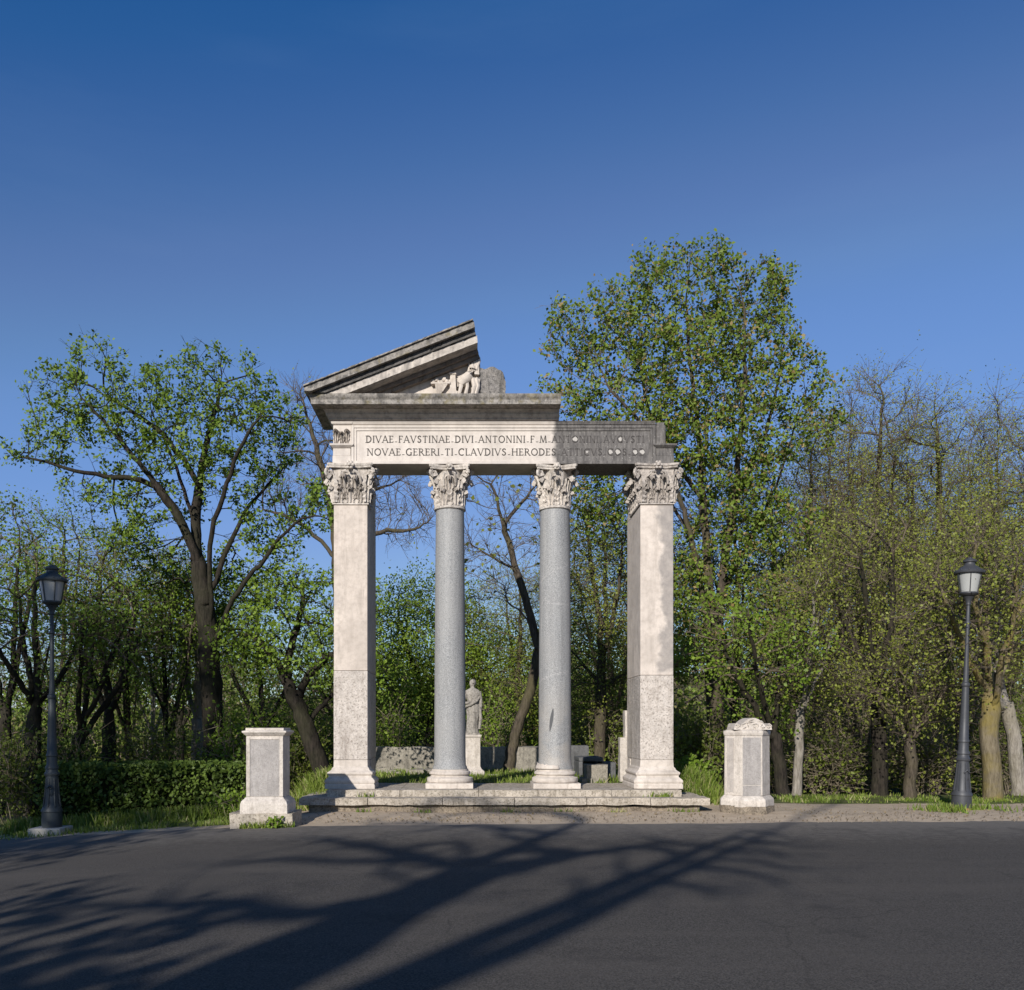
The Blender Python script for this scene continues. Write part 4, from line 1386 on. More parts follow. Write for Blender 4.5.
Hs = zs(679) - z0s
prof = [(0.00, .17, .15, 0), (0.05, .16, .14, 0), (0.18, .145, .125, .005), (0.32, .15, .13, .015), (0.42, .165, .14, .025), (0.50, .175, .14, .03), (0.56, .15, .12, .02), (0.62, .14, .11, .01), (0.70, .17, .125, 0), (0.76, .185, .115, -.005), (0.80, .165, .10, -.005), (0.825, .09, .08, -.005), (0.845, .05, .055, 0), (0.862, .048, .055, .002), (0.88, .062, .075, .005), (0.91, .075, .09, .008), (0.945, .078, .092, .01), (0.975, .062, .075, .01), (0.995, .03, .035, .01), (1.0, .005, .005, .01)]
rings = []
for t, a, b, dx in prof:
    ring = []
    for j in range(40):
        an = 2 * math.pi * j / 40
        fold = 1.0
        if t < 0.8:
            fold = 1 + 0.07 * math.sin(an * 9 + t * 7) * (1 - t * 0.7) + 0.04 * math.sin(an * 5 - t * 20)
        elif t > 0.87 and math.sin(an) > -0.3:
            fold = 1.08                        # hair
        ring.append((sx + dx + a * fold * math.cos(an), Ys + b * fold * math.sin(an), z0s + t * Hs))
    rings.append(ring)
mb.rings(rings)
# upper arms, one forearm laid across the body, gathered cloth over the hip, nose and plinth
mb.tube([(sx - 0.15, Ys, z0s + 0.77 * Hs), (sx - 0.20, Ys - 0.01, z0s + 0.66 * Hs), (sx - 0.20, Ys - 0.06, z0s + 0.56 * Hs), (sx - 0.08, Ys - 0.15, z0s + 0.57 * Hs)], [0.06, 0.05, 0.046, 0.035], 10)
mb.tube([(sx + 0.16, Ys, z0s + 0.77 * Hs), (sx + 0.20, Ys, z0s + 0.64 * Hs), (sx + 0.20, Ys - 0.03, z0s + 0.50 * Hs), (sx + 0.19, Ys - 0.05, z0s + 0.42 * Hs)], [0.06, 0.05, 0.042, 0.03], 10)
mb.tube([(sx - 0.17, Ys - 0.08, z0s + 0.50 * Hs), (sx - 0.04, Ys - 0.15, z0s + 0.54 * Hs), (sx + 0.10, Ys - 0.13, z0s + 0.60 * Hs), (sx + 0.17, Ys - 0.04, z0s + 0.68 * Hs)], [0.03, 0.038, 0.036, 0.03], 8)
mb.tube([(sx + 0.18, Ys - 0.05, z0s + 0.50 * Hs), (sx + 0.19, Ys - 0.07, z0s + 0.30 * Hs), (sx + 0.17, Ys - 0.07, z0s + 0.10 * Hs)], [0.035, 0.045, 0.03], 8)
mb.tube([(sx + 0.01, Ys - 0.088, z0s + 0.945 * Hs), (sx + 0.01, Ys - 0.108, z0s + 0.915 * Hs)], [0.010, 0.016], 6)
mb.box(sx - 0.18, sx + 0.18, Ys - 0.17, Ys + 0.17, z0s + 0.001, z0s + 0.05)
worn(mb, 0.012, 7, 3)
mb.build('figure', M['statue'], st, smooth=True, angle=60)

# ------------------------------------------------------------------ trees
def interp_line(P, step):
    out = [P[0]]
    for a, b in zip(P[:-1], P[1:]):
        L = np.linalg.norm(b - a)
        n = max(1, int(round(L / step)))
        for k in range(1, n + 1):
            out.append(a + (b - a) * k / n)
    return out


def smooth_line(P, it=2):
    P = [np.array(p, float) for p in P]
    for _ in range(it):
        Q = [P[0]]
        for a, b in zip(P[:-1], P[1:]):
            Q += [a * 0.75 + b * 0.25, a * 0.25 + b * 0.75]
        P = Q + [P[-1]]
    return P


def grow(lines, lobes, n_att, step, r, kill=1.7, infl=9.0, up=0.10, jit=0.22, maxit=110, shell=0.45):
    """space colonisation: lines = main limbs as polylines, lobes = (centre, radii) crown volumes"""
    pos, par = [], []
    for ln in lines:
        pts = interp_line(smooth_line(ln), step)
        if not pos:
            prev = -1
            start = 0
        else:
            A = np.array(pos)
            prev = int(np.argmin(((A - pts[0]) ** 2).sum(1)))
            start = 1
        for k, p in enumerate(pts[start:]):
            q = p if (prev < 0 or k < 1) else p + r.normal(0, 0.018, 3)
            pos.append(q)
            par.append(prev)
            prev = len(pos) - 1
    vol = np.array([np.prod(l[1]) ** 0.8 for l in lobes])
    att = []
    for l, m in zip(lobes, (vol / vol.sum() * n_att).astype(int) + 1):
        d = r.normal(size=(m, 3))
        d /= np.linalg.norm(d, axis=1)[:, None]
        rad = (shell ** 3 + (1 - shell ** 3) * r.random(m)) ** (1 / 3)
        att.append(np.array(l[0]) + d * rad[:, None] * np.array(l[1]) * r.uniform(0.85, 1.08, (m, 1)))
    att = np.concatenate(att)
    A = np.array(pos)
    nd = np.full(len(att), 1e9)
    ni = np.zeros(len(att), int)

    def upd(new, base):
        d2 = ((att[:, None, :] - new[None, :, :]) ** 2).sum(2)
        j = d2.argmin(1)
        dm = d2[np.arange(len(att)), j]
        better = dm < nd
        nd[better] = dm[better]
        ni[better] = j[better] + base
    for s in range(0, len(A), 200):
        upd(A[s:s + 200], s)
    nkids = {}
    last = {}
    for it in range(maxit):
        keep = nd > (kill * step) ** 2
        att, nd, ni = att[keep], nd[keep], ni[keep]
        act = nd < (infl * step * (3.0 if it < 25 else 1.4)) ** 2
        if not act.any():
            break
        ids = np.unique(ni[act])
        acc = np.zeros((len(pos), 3))
        cur = np.array(pos)
        dv = att[act] - cur[ni[act]]
        dv /= np.linalg.norm(dv, axis=1)[:, None] + 1e-9
        np.add.at(acc, ni[act], dv)
        new, src = [], []
        for i in ids:
            if nkids.get(i, 0) >= 3:
                continue
            d = acc[i]
            L = np.linalg.norm(d)
            if L < 1e-6:
                continue
            d = d / L
            if par[i] >= 0:
                pd = cur[i] - cur[par[i]]
                pd = pd / (np.linalg.norm(pd) + 1e-9)
                d = d + 0.35 * pd
            d = d + np.array([0, 0, up]) + r.normal(0, jit, 3)
            d /= np.linalg.norm(d)
            if i in last and np.dot(last[i], d) > 0.93:
                nkids[i] = nkids.get(i, 0) + 1
                continue
            last[i] = d
            nkids[i] = nkids.get(i, 0) + 1
            new.append(cur[i] + d * step)
            src.append(i)
        if not new:
            break
        base = len(pos)
        pos += new
        par += src
        upd(np.array(new), base)
        # nodes that never get closer stop pulling
        if len(pos) > 9000:
            break
    return np.array(pos), np.array(par)


def tubes_of(pos, par, rb, tip, sides_big, r, expo=0.5):
    n = len(pos)
    kids = [[] for _ in range(n)]
    for i, p in enumerate(par):
        if p >= 0:
            kids[p].append(i)
    area = np.zeros(n)
    for i in range(n - 1, -1, -1):
        if not kids[i]:
            area[i] = 1
        if par[i] >= 0:
            area[par[i]] += area[i]
    rad = np.maximum(tip, rb * (area / area[0]) ** expo)
    return kids, area, rad


def build_tubes(pos, par, kids, area, rad, tip, flare=1.22):
    """returns (verts, faces, is_thin) of all branch chains"""
    V, Fc, thin = [], [], []
    base = 0
    stack = [(0, -1)]
    while stack:
        i, p = stack.pop()
        ch = ([p] if p >= 0 else []) + [i]
        while kids[ch[-1]]:
            ks = sorted(kids[ch[-1]], key=lambda q: -area[q])
            for q in ks[1:]:
                stack.append((q, ch[-1]))
            ch.append(ks[0])
        P = pos[ch]
        rr = rad[ch].copy()
        if p >= 0:
            rr[0] = min(rr[0], rr[1] * 1.15)
        else:
            h = P[:, 2] - P[0, 2]
            rr *= 1 + (flare - 1) * np.exp(-h / 0.35)
        rr[-1] = min(rr[-1], tip * 0.6)
        m = len(P)
        if m < 2:
            continue
        rmax = rr.max()
        ns = 12 if rmax > 0.12 else (7 if rmax > 0.05 else (4 if rmax > 0.02 else 3))
        t = np.gradient(P, axis=0)
        t /= np.linalg.norm(t, axis=1)[:, None] + 1e-9
        mt = t.mean(0)
        ref = np.eye(3)[np.argmin(np.abs(mt))]
        u = np.cross(t, ref)
        u /= np.linalg.norm(u, axis=1)[:, None] + 1e-9
        w = np.cross(t, u)
        a = np.arange(ns) / ns * 2 * np.pi
        lump = 1.0
        if ns == 12:
            lump = 1 + 0.05 * np.sin(a * 3 + P[:, 2:3] * 1.3) + 0.04 * np.sin(a * 5 + P[:, 2:3] * 2.9)
            lump = lump[:, :, None]
        ring = P[:, None, :] + rr[:, None, None] * lump * (u[:, None, :] * np.cos(a)[None, :, None] + w[:, None, :] * np.sin(a)[None, :, None])
        V.append(ring.reshape(-1, 3))
        k = np.arange((m - 1) * ns).reshape(m - 1, ns)
        k2 = np.roll(k, -1, axis=1)
        f = np.stack([k, k2, k2 + ns, k + ns], -1).reshape(-1, 4) + base
        Fc.append(f)
        thin.append(np.full(len(f), rmax < 0.035))
        base += m * ns
    return np.concatenate(V), np.concatenate(Fc), np.concatenate(thin)


def twig_geo(p0, p1, r0):
    """three-sided spikes from p0 to p1"""
    m = len(p0)
    d = p1 - p0
    d = d / (np.linalg.norm(d, axis=1)[:, None] + 1e-9)
    ref = np.where(np.abs(d[:, 2:3]) < 0.8, np.array([[0, 0, 1.0]]), np.array([[1.0, 0, 0]]))
    u = np.cross(d, ref)
    u /= np.linalg.norm(u, axis=1)[:, None] + 1e-9
    w = np.cross(d, u)
    a = np.arange(3) / 3 * 2 * np.pi
    off = u[:, None, :] * np.cos(a)[None, :, None] + w[:, None, :] * np.sin(a)[None, :, None]
    V = np.concatenate([p0[:, None, :] + off * r0, p1[:, None, :] + off * r0 * 0.45], 1).reshape(-1, 3)
    b = np.arange(m)[:, None, None] * 6
    k = np.array([[0, 1, 4, 3], [1, 2, 5, 4], [2, 0, 3, 5]])[None]
    return V, (b + k).reshape(-1, 4)


def leaf_geo(c, size, r, flat=0.1, droop=0.0):
    """kite-shaped leaves at centres c"""
    m = len(c)
    nrm = r.normal(size=(m, 3))
    nrm[:, 2] = nrm[:, 2] + flat
    nrm -= 0.9 * np.array(sdir)          # leaf faces tilted sunward to brighten the foliage
    nrm /= np.linalg.norm(nrm, axis=1)[:, None]
    t = np.cross(nrm, r.normal(size=(m, 3)))
    t[:, 2] -= droop
    t /= np.linalg.norm(t, axis=1)[:, None] + 1e-9
    s = np.cross(nrm, t)
    s /= np.linalg.norm(s, axis=1)[:, None] + 1e-9
    L = (size * r.uniform(0.6, 1.3, m))[:, None]
    V = np.stack([c - t * L * 0.5, c + s * L * 0.36 + nrm * L * 0.10, c + t * L * 0.55, c - s * L * 0.36 + nrm * L * 0.10], 1).reshape(-1, 3)
    return V, np.arange(m * 4).reshape(m, 4), np.repeat(r.random(m), 4)


def tree(label, lines, lobes, rb, barkm, leafm, seed, n_att=900, step=0.32, leaves=4, leaf=0.14, twigs=3, twig_len=0.5, twig_r=0.006,
         spread=0.28, tip=0.010, group='park trees behind the monument', name='tree', twigm='twig', up=0.10, jit=0.22, kill=1.7, thr=3, expo=0.5, cat='tree', shell=0.45, bare_frac=0.0):
    r = np.random.default_rng(seed)
    pos, par = grow(lines, lobes, n_att, step, r, kill=kill, up=up, jit=jit, shell=shell)
    kids, area, rad = tubes_of(pos, par, rb, tip, 8, r, expo)
    V, Fq, thin = build_tubes(pos, par, kids, area, rad, tip)
    base = pos[0].copy()
    root = empty(name, tuple(base), label, cat, group)
    # trunk with its limbs
    def sub(Vx, Fx):
        used = np.unique(Fx)
        mp_ = np.full(len(Vx), -1)
        mp_[used] = np.arange(len(used))
        return Vx[used] - base, mp_[Fx]
    tv, tf = sub(V, Fq[~thin])
    me = quads_mesh('trunk', (tv, tf), [M[barkm]], smooth=True)
    o = bpy.data.objects.new('trunk', me)
    C.objects.link(o)
    o.parent = root
    # crown: fine twigs and leaves
    cand = np.where((area <= thr) & (np.arange(len(pos)) > len(lines[0])))[0]
    cand = cand[par[cand] >= 0]
    pd = pos[cand] - pos[par[cand]]
    pd /= np.linalg.norm(pd, axis=1)[:, None] + 1e-9
    Vs, Fs, Ms, At = [], [], [], []
    nb = 0
    if thin.any():
        v, f = sub(V, Fq[thin])
        Vs.append(v); Fs.append(f); Ms.append(np.zeros(len(f))); At.append(np.zeros(len(v)))
        nb = len(v)
    k = max(1, twigs)
    p0 = np.repeat(pos[cand], k, 0)
    d = np.repeat(pd, k, 0) * 0.8 + r.normal(0, 0.55, (len(p0), 3)) + np.array([0, 0, 0.25])
    d /= np.linalg.norm(d, axis=1)[:, None]
    ln = twig_len * r.uniform(0.35, 1.2, len(p0))
    p1 = p0 + d * ln[:, None]
    if twigs:
        v, f = twig_geo(p0 - base, p1 - base, twig_r)
        Vs.append(v); Fs.append(f + nb); Ms.append(np.zeros(len(f))); At.append(np.zeros(len(v)))
        nb += len(v)
        # side twigs
        q = p0 + (p1 - p0) * r.uniform(0.3, 0.8, (len(p0), 1))
        d2 = d + r.normal(0, 0.7, d.shape)
        d2 /= np.linalg.norm(d2, axis=1)[:, None]
        q1 = q + d2 * (ln * 0.6)[:, None]
        v, f = twig_geo(q - base, q1 - base, twig_r * 0.75)
        Vs.append(v); Fs.append(f + nb); Ms.append(np.zeros(len(f))); At.append(np.zeros(len(v)))
        nb += len(v)
    if leaves:
        nt = len(p0)
        cl = r.random(nt) >= bare_frac
        ctr = np.where((r.random(nt) < 0.6)[:, None], p1, p0 + (p1 - p0) * r.random((nt, 1)))[cl]
        cc = np.repeat(ctr, leaves, 0)
        cc = cc + r.normal(0, spread * 0.5, cc.shape)
        v, f, a = leaf_geo(cc - base, leaf, r)
        Vs.append(v); Fs.append(f + nb); Ms.append(np.ones(len(f))); At.append(a)
    me = quads_mesh('crown', (np.concatenate(Vs), np.concatenate(Fs)), [M[twigm], M[leafm]], np.concatenate(Ms), np.concatenate(At))
    o = bpy.data.objects.new('crown', me)
    C.objects.link(o)
    o.parent = root
    TREE_STATS.append((label[:40], len(pos), len(me.polygons)))
    return root


TREE_STATS = []


def PL(Y, pts, dy=0.0, r=None):
    """limb measured on the photograph at distance Y; dy leans it nearer or farther along its length"""
    out = []
    n = len(pts)
    for k, p in enumerate(pts):
        out.append(at(p[0], p[1], Y + dy * k / max(1, n - 1)))
    return out


def trunk_line(Y, pts):
    P = PL(Y, pts)
    b = P[0].copy()
    b[2] = float(gz(b[0], b[1])) - 0.12
    if P[0][2] < b[2] + 0.3:
        P[0] = b
        return P
    return [b] + P


def LB(Y, lst, depth=1.0):
    k = Y / F_PX
    out = []
    for l in lst:
        px, py, rx, ry = l[:4]
        dy = l[4] if len(l) > 4 else 0.0
        out.append((at(px, py, Y + dy), (rx * k, max(1.0, (rx + ry) / 2 * k * depth), ry * k)))
    return out


# the big spreading oak on the left
Y = 22.0
tree('large spreading oak with a thick dark trunk rising behind the hedge',
     [trunk_line(Y, [(214, 800), (213, 740), (212, 690), (209, 640), (205, 605)]),
      PL(Y, [(205, 605), (197, 560), (195, 520), (199, 485), (205, 445), (216, 410), (220, 385)], 0.6),
      PL(Y, [(209, 640), (212, 590), (208, 540), (224, 490), (240, 445), (262, 415)], -1.2),
      PL(Y, [(197, 560), (182, 520), (160, 488), (136, 460), (112, 430), (85, 402)], -0.8),
      PL(Y, [(160, 488), (130, 477), (90, 475), (50, 462), (14, 456)], -0.6),
      PL(Y, [(197, 540), (187, 495), (170, 452), (152, 415), (144, 375)], 1.6),
      PL(Y, [(210, 650), (222, 622), (240, 585), (262, 562), (285, 530), (312, 512), (335, 522)], -0.8),
      PL(Y, [(199, 485), (180, 455), (162, 430), (120, 405), (78, 378)], 1.2),
      PL(Y, [(212, 590), (230, 540), (252, 500), (282, 470)], 1.4)],
     LB(Y, [(140, 425, 66, 55), (225, 425, 60, 58), (88, 405, 46, 40), (98, 366, 30, 26), (60, 395, 30, 26), (208, 372, 34, 34), (178, 400, 30, 40), (245, 395, 36, 30), (58, 428, 48, 26), (268, 440, 40, 50), (24, 457, 26, 7), (298, 505, 42, 32), (170, 575, 70, 34, 1.5), (240, 590, 60, 34, 1.0), (120, 500, 60, 22), (175, 470, 50, 40), (235, 480, 40, 36), (150, 540, 60, 30), (270, 545, 40, 30)]),
     0.255, 'bark_dark', 'leaf_oak', 3, n_att=3000, step=0.26, leaves=22, leaf=0.09, twigs=2, twig_len=0.36, spread=0.17, thr=2, twigm='bark_dark', expo=0.60, bare_frac=0.45, jit=0.36, kill=1.5, name='oak_tree', shell=0.3)

# the tall plane tree behind the right pier
Y = 24.5
tree('tall many-stemmed plane tree topping everything behind the right pier',
     [trunk_line(Y, [(716, 800), (716, 740), (715, 690), (712, 645)]),
      PL(Y, [(712, 645), (701, 590), (692, 540), (676, 480), (648, 430), (612, 392)], -0.8),
      PL(Y, [(712, 645), (707, 560), (703, 500), (700, 440), (690, 370), (686, 305)], 0.8),
      PL(Y, [(714, 670), (722, 575), (735, 500), (741, 430), (746, 350), (743, 300)], -0.6),
      PL(Y, [(718, 600), (750, 540), (780, 480), (802, 400)], 0.6),
      PL(Y, [(703, 570), (675, 505), (640, 470), (590, 440)], 1.4),
      PL(Y, [(703, 500), (655, 440), (640, 370), (640, 310)], 1.6),
      PL(Y, [(735, 500), (770, 430), (785, 340), (782, 290)], 1.2)],
     LB(Y, [(580, 340, 40, 44), (594, 395, 54, 46), (640, 330, 58, 56), (695, 292, 58, 44), (700, 268, 32, 22), (748, 305, 46, 44), (764, 375, 44, 60), (612, 350, 44, 46), (700, 380, 90, 60), (725, 450, 85, 60), (640, 440, 60, 45), (818, 415, 24, 42), (600, 485, 46, 45), (745, 540, 75, 55), (695, 595, 60, 45), (700, 655, 60, 36), (775, 600, 46, 46)], 0.9),
     0.24, 'bark_brown', 'leaf_plane', 5, n_att=4400, step=0.27, leaves=22, leaf=0.105, twigs=2, twig_len=0.40, spread=0.23, thr=2, bare_frac=0.30, expo=0.60, kill=1.5, name='plane_tree', up=0.2, shell=0.3)

# dark leaning tree between the square pedestal and the left pier
Y = 21.0
tree('dark leaning trunk with green crown between square pedestal and left pier',
     [trunk_line(Y, [(327, 790), (318, 760), (306, 725), (296, 700), (285, 675)]),
      PL(Y, [(296, 700), (310, 672), (330, 655), (352, 645)], -0.6),
      PL(Y, [(285, 675), (272, 655), (258, 640), (240, 632)], 0.8),
      PL(Y, [(285, 675), (292, 645), (300, 615), (305, 585)], 0.5),
      PL(Y, [(306, 725), (325, 700), (345, 690), (390, 680)], 0.9)],
     LB(Y, [(300, 610, 55, 42), (268, 640, 50, 36), (340, 620, 42, 40), (315, 668, 50, 26), (380, 680, 30, 30), (240, 650, 30, 40, 1.0)]),
     0.2, 'bark_dark', 'leaf_bright', 8, n_att=1300, step=0.25, leaves=8, leaf=0.09, twigs=3, twig_len=0.4, spread=0.28, twigm='bark_dark', thr=3, expo=0.57, group='park trees behind the monument')

# bare crown around the left corner of the pediment
Y = 31.0
tree('bare twiggy tree showing behind the left corner of the pediment',
     [trunk_line(Y, [(348, 800), (346, 720), (342, 640), (338, 560), (330, 500)]),
      PL(Y, [(330, 500), (320, 460), (308, 420), (300, 390)], 0.6),
      PL(Y, [(338, 560), (360, 540), (385, 530), (412, 532), (430, 520)], -0.6),
      PL(Y, [(338, 540), (352, 505), (375, 490), (400, 480)], 0.9),
      PL(Y, [(338, 560), (310, 530), (285, 515), (262, 510)], 0.4)],
     LB(Y, [(310, 440, 40, 50), (392, 508, 38, 40), (345, 480, 50, 52), (285, 490, 32, 40), (405, 535, 26, 22), (300, 405, 24, 22)]),
     0.22, 'bark_brown', 'leaf_olive', 12, n_att=1500, step=0.32, leaves=1, leaf=0.09, twigs=5, twig_len=0.75, twig_r=0.007, spread=0.2, thr=3, bare_frac=0.9, expo=0.58)

# round bright tree seen between left pier and second column
Y = 37.0
tree('rounded bright green tree filling the gap right of the left pier',
     [trunk_line(Y, [(432, 790), (432, 740), (430, 700)]),
      PL(Y, [(430, 700), (410, 660), (400, 620)], 0.5), PL(Y, [(430, 700), (450, 650), (460, 610)], -0.5), PL(Y, [(430, 720), (470, 680), (500, 660)], 0.8)],
     LB(Y, [(408, 636, 56, 56), (455, 645, 50, 54), (492, 665, 36, 50), (395, 690, 45, 50), (450, 700, 60, 45), (380, 640, 40, 50), (515, 690, 34, 56), (430, 610, 50, 36)], 1.0),
     0.22, 'bark_dark', 'leaf_dome', 14, n_att=2400, step=0.36, leaves=38, leaf=0.10, twigs=2, twig_len=0.5, spread=0.6, thr=2, shell=0.6, expo=0.55)

# crooked, nearly bare tree between the columns
Y = 24.0
tree('crooked leaning almost bare tree between the two round columns',
     [trunk_line(Y, [(508, 785), (512, 750), (522, 712), (534, 680), (538, 648)]),
      PL(Y, [(538, 648), (530, 612), (516, 570), (504, 525), (492, 482)], 0.4),
      PL(Y, [(538, 648), (547, 600), (550, 550), (556, 500)], -0.6),
      PL(Y, [(530, 625), (520, 610), (508, 604), (505, 590)], 0.3),
      PL(Y, [(516, 570), (490, 555), (472, 545)], 0.8),
      PL(Y, [(504, 525), (525, 500), (540, 480)], 0.9)],
     LB(Y, [(500, 515, 46, 50), (540, 520, 36, 46), (488, 478, 36, 26), (560, 595, 30, 55), (482, 565, 30, 36), (530, 470, 36, 24)]),
     0.135, 'bark_brown', 'leaf_olive', 21, n_att=1000, step=0.27, leaves=1, leaf=0.13, twigs=4, twig_len=0.6, twig_r=0.006, thr=3, bare_frac=0.7, expo=0.60)

Y = 26.5
tree('brownish thin-leaved tree seen between second round column and right pier',
     [trunk_line(Y, [(598, 790), (600, 730), (602, 680), (600, 620)]),
      PL(Y, [(600, 620), (590, 560), (585, 500)], 0.5), PL(Y, [(602, 660), (618, 600), (622, 540)], -0.7), PL(Y, [(602, 690), (580, 660), (560, 640)], 0.6), PL(Y, [(602, 690), (630, 670), (650, 660)], 0.6)],
     LB(Y, [(598, 560, 46, 66), (600, 650, 48, 55), (575, 690, 36, 36), (640, 620, 30, 60)]),
     0.17, 'bark_brown', 'leaf_olive', 23, n_att=1500, step=0.28, leaves=10, leaf=0.075, twigs=4, twig_len=0.55, thr=3, bare_frac=0.15, spread=0.35, expo=0.57)


def wood_tree(label, px, Y, top, width, kind, seed, lean=0, fork=0.32, rb=0.15, barkm=None, low=0.25, **kw):
    """a park tree of ordinary build: base px, distance, picture height of its top, crown width in pixels"""
    r = np.random.default_rng(seed + 500)
    zb = float(gz((px - CX) / F_PX * Y, Y))
    pyb = CY - (zb - EYE) * F_PX / Y
    H = pyb - top
    fx = px + lean * fork
    lines = [trunk_line(Y, [(px, pyb), (px + lean * fork * 0.4 + r.uniform(-3, 3), pyb - H * fork * 0.5), (fx, pyb - H * fork)])]
    nl = r.integers(3, 6)
    for k in range(nl):
        s = (k + 0.5) / nl * 2 - 1 + r.uniform(-0.2, 0.2)
        h0 = fork * r.uniform(0.75, 1.0)
        e = (px + lean + s * width * 0.36, top + H * (0.10 + 0.22 * abs(s)))
        a = (px + lean * h0, pyb - H * h0)
        m1 = (a[0] + (e[0] - a[0]) * 0.35 + r.uniform(-4, 4), a[1] + (e[1] - a[1]) * 0.28)
        m2 = (a[0] + (e[0] - a[0]) * 0.7 + r.uniform(-5, 5), a[1] + (e[1] - a[1]) * 0.62)
        lines.append(PL(Y, [a, m1, m2, e], r.uniform(-1.8, 1.8)))
    cr = []
    yc = top + H * (1 - low) * 0.5
    for k in range(6):
        cr.append((px + lean + r.uniform(-0.3, 0.3) * width, r.uniform(top + H * 0.16, pyb - H * low - H * 0.12), width * r.uniform(0.26, 0.4), H * r.uniform(0.12, 0.2), r.uniform(-1.2, 1.2)))
    cr.append((px + lean, top + H * 0.13, width * 0.26, H * 0.13))
    P = dict(green=dict(leafm='leaf_oak', leaves=12, leaf=0.08, twigs=3, bare_frac=0.25, spread=0.32),
             bright=dict(leafm='leaf_bright', leaves=12, leaf=0.08, twigs=3, bare_frac=0.25, spread=0.32),
             olive=dict(leafm='leaf_olive', leaves=10, leaf=0.06, twigs=4, bare_frac=0.2, twig_len=0.7, spread=0.36),
             bare=dict(leafm='leaf_olive', leaves=7, leaf=0.06, twigs=5, bare_frac=0.3, twig_len=0.8, twig_r=0.008, spread=0.40))[kind].copy()
    P.update(kw)
    bk = barkm or ('bark_brown' if kind in ('olive', 'bare') else 'bark_dark')
    P.setdefault('n_att', 1000)
    P.setdefault('step', 0.32)
    P.setdefault('expo', 0.57)
    return tree(label, lines, LB(Y, cr), rb, bk, seed=seed, thr=P.pop('thr', 3), **P)


# left wood
wood_tree('tree at the far left edge leaning inward behind the lamp post', 2, 23.0, 500, 120, 'green', 31, low=0.42, lean=12, rb=0.15)
wood_tree('forked dark tree directly behind the shaded lamp post', 34, 20.5, 545, 130, 'green', 32, low=0.42, lean=4, fork=0.42, rb=0.17)
wood_tree('low dark tree leaning right between the shaded lamp post and the oak', 66, 21.5, 570, 110, 'green', 33, low=0.42, lean=42, fork=0.4, rb=0.16)
wood_tree('straight dark tree behind the middle of the hedge', 110, 22.5, 530, 120, 'olive', 34, low=0.42, lean=-4, fork=0.36, rb=0.17, barkm='bark_dark')
wood_tree('slim tree just right of the straight dark one behind the hedge', 130, 25.0, 560, 90, 'bright', 35, low=0.42, lean=-6, rb=0.12)
wood_tree('thin pale-stemmed tree deeper behind the hedge', 150, 28.0, 540, 110, 'olive', 36, low=0.42, lean=8, rb=0.12, barkm='bark_pale')
wood_tree('slender dark tree behind the hedge left of the oak trunk', 168, 24.5, 570, 90, 'bright', 37, low=0.42, lean=6, rb=0.12)
wood_tree('pale trunk close against the left side of the oak', 199, 25.0, 560, 90, 'bright', 38, low=0.42, lean=-4, rb=0.17, barkm='bark_pale', fork=0.45)
wood_tree('broad leafy tree deep behind the far left lamp', 60, 33.0, 500, 170, 'green', 39, rb=0.2)
wood_tree('broad leafy tree deep behind the oak', 180, 34.0, 545, 170, 'bright', 40, rb=0.2)
wood_tree('leafy tree deep behind the square pedestal', 262, 33.0, 560, 150, 'bright', 41, rb=0.2)

wood_tree('green tree far behind the gap between the two round columns', 520, 36.0, 560, 150, 'olive', 42, rb=0.2, n_att=1300)
wood_tree('tall green tree far behind the gap left of the right pier', 610, 35.0, 500, 130, 'green', 43, rb=0.2, n_att=1300)
wood_tree('broad green tree far behind the left pier', 350, 36.0, 590, 150, 'green', 44, rb=0.2, n_att=1200)
# right wood, front row
wood_tree('small dark-stemmed tree with fresh green sprays behind the eight-sided pedestal', 783, 20.0, 600, 130, 'bright', 51, lean=-34, fork=0.38, rb=0.13, n_att=900, low=0.35)
wood_tree('tree with pale grey trunk just right of the eight-sided pedestal', 797, 20.5, 560, 110, 'olive', 52, lean=16, fork=0.45, rb=0.10, barkm='bark_pale')
wood_tree('dark stout tree midway between the eight-sided pedestal and the sunlit lamp post', 879, 20.5, 500, 150, 'olive', 53, lean=-4, fork=0.40, low=0.42, rb=0.16, barkm='bark_dark')
wood_tree('small low-forked tree left of the sunlit lamp post', 908, 19.5, 640, 110, 'olive', 54, lean=6, fork=0.40, low=0.42, rb=0.12, n_att=500, barkm='bark_brown')
wood_tree('mossy yellowish tree just right of the sunlit lamp post', 991, 18.8, 490, 150, 'olive', 55, lean=2, fork=0.36, low=0.42, rb=0.18, barkm='bark_moss', n_att=1000)
wood_tree('pale speckled tree leaning left at the right edge', 1020, 20.5, 520, 110, 'bare', 56, lean=-46, fork=0.4, rb=0.15, barkm='bark_pale')
# right wood, tall trees behind
wood_tree('tall bare-branched tree next to the plane tree crown', 790, 28.0, 400, 120, 'olive', 61, lean=18, rb=0.2, n_att=1100, fork=0.25)
wood_tree('tall grey twiggy tree standing highest right of the plane tree', 872, 30.0, 362, 130, 'bare', 62, rb=0.22, n_att=1300, fork=0.25)
wood_tree('tall olive tree above the sunlit lamp lantern', 938, 29.0, 384, 140, 'olive', 63, rb=0.22, n_att=1300, fork=0.25)
wood_tree('tall thin-leaved tree at the right edge', 1005, 31.0, 384, 150, 'bare', 64, rb=0.22, n_att=1300, fork=0.25)
wood_tree('tall tree partly cut off by the right edge', 1062, 27.0, 400, 150, 'olive', 65, rb=0.22, n_att=1000, fork=0.25)
wood_tree('mid-height brown twiggy tree behind the dark stout one', 850, 25.0, 470, 130, 'bare', 66, rb=0.16, n_att=1000)
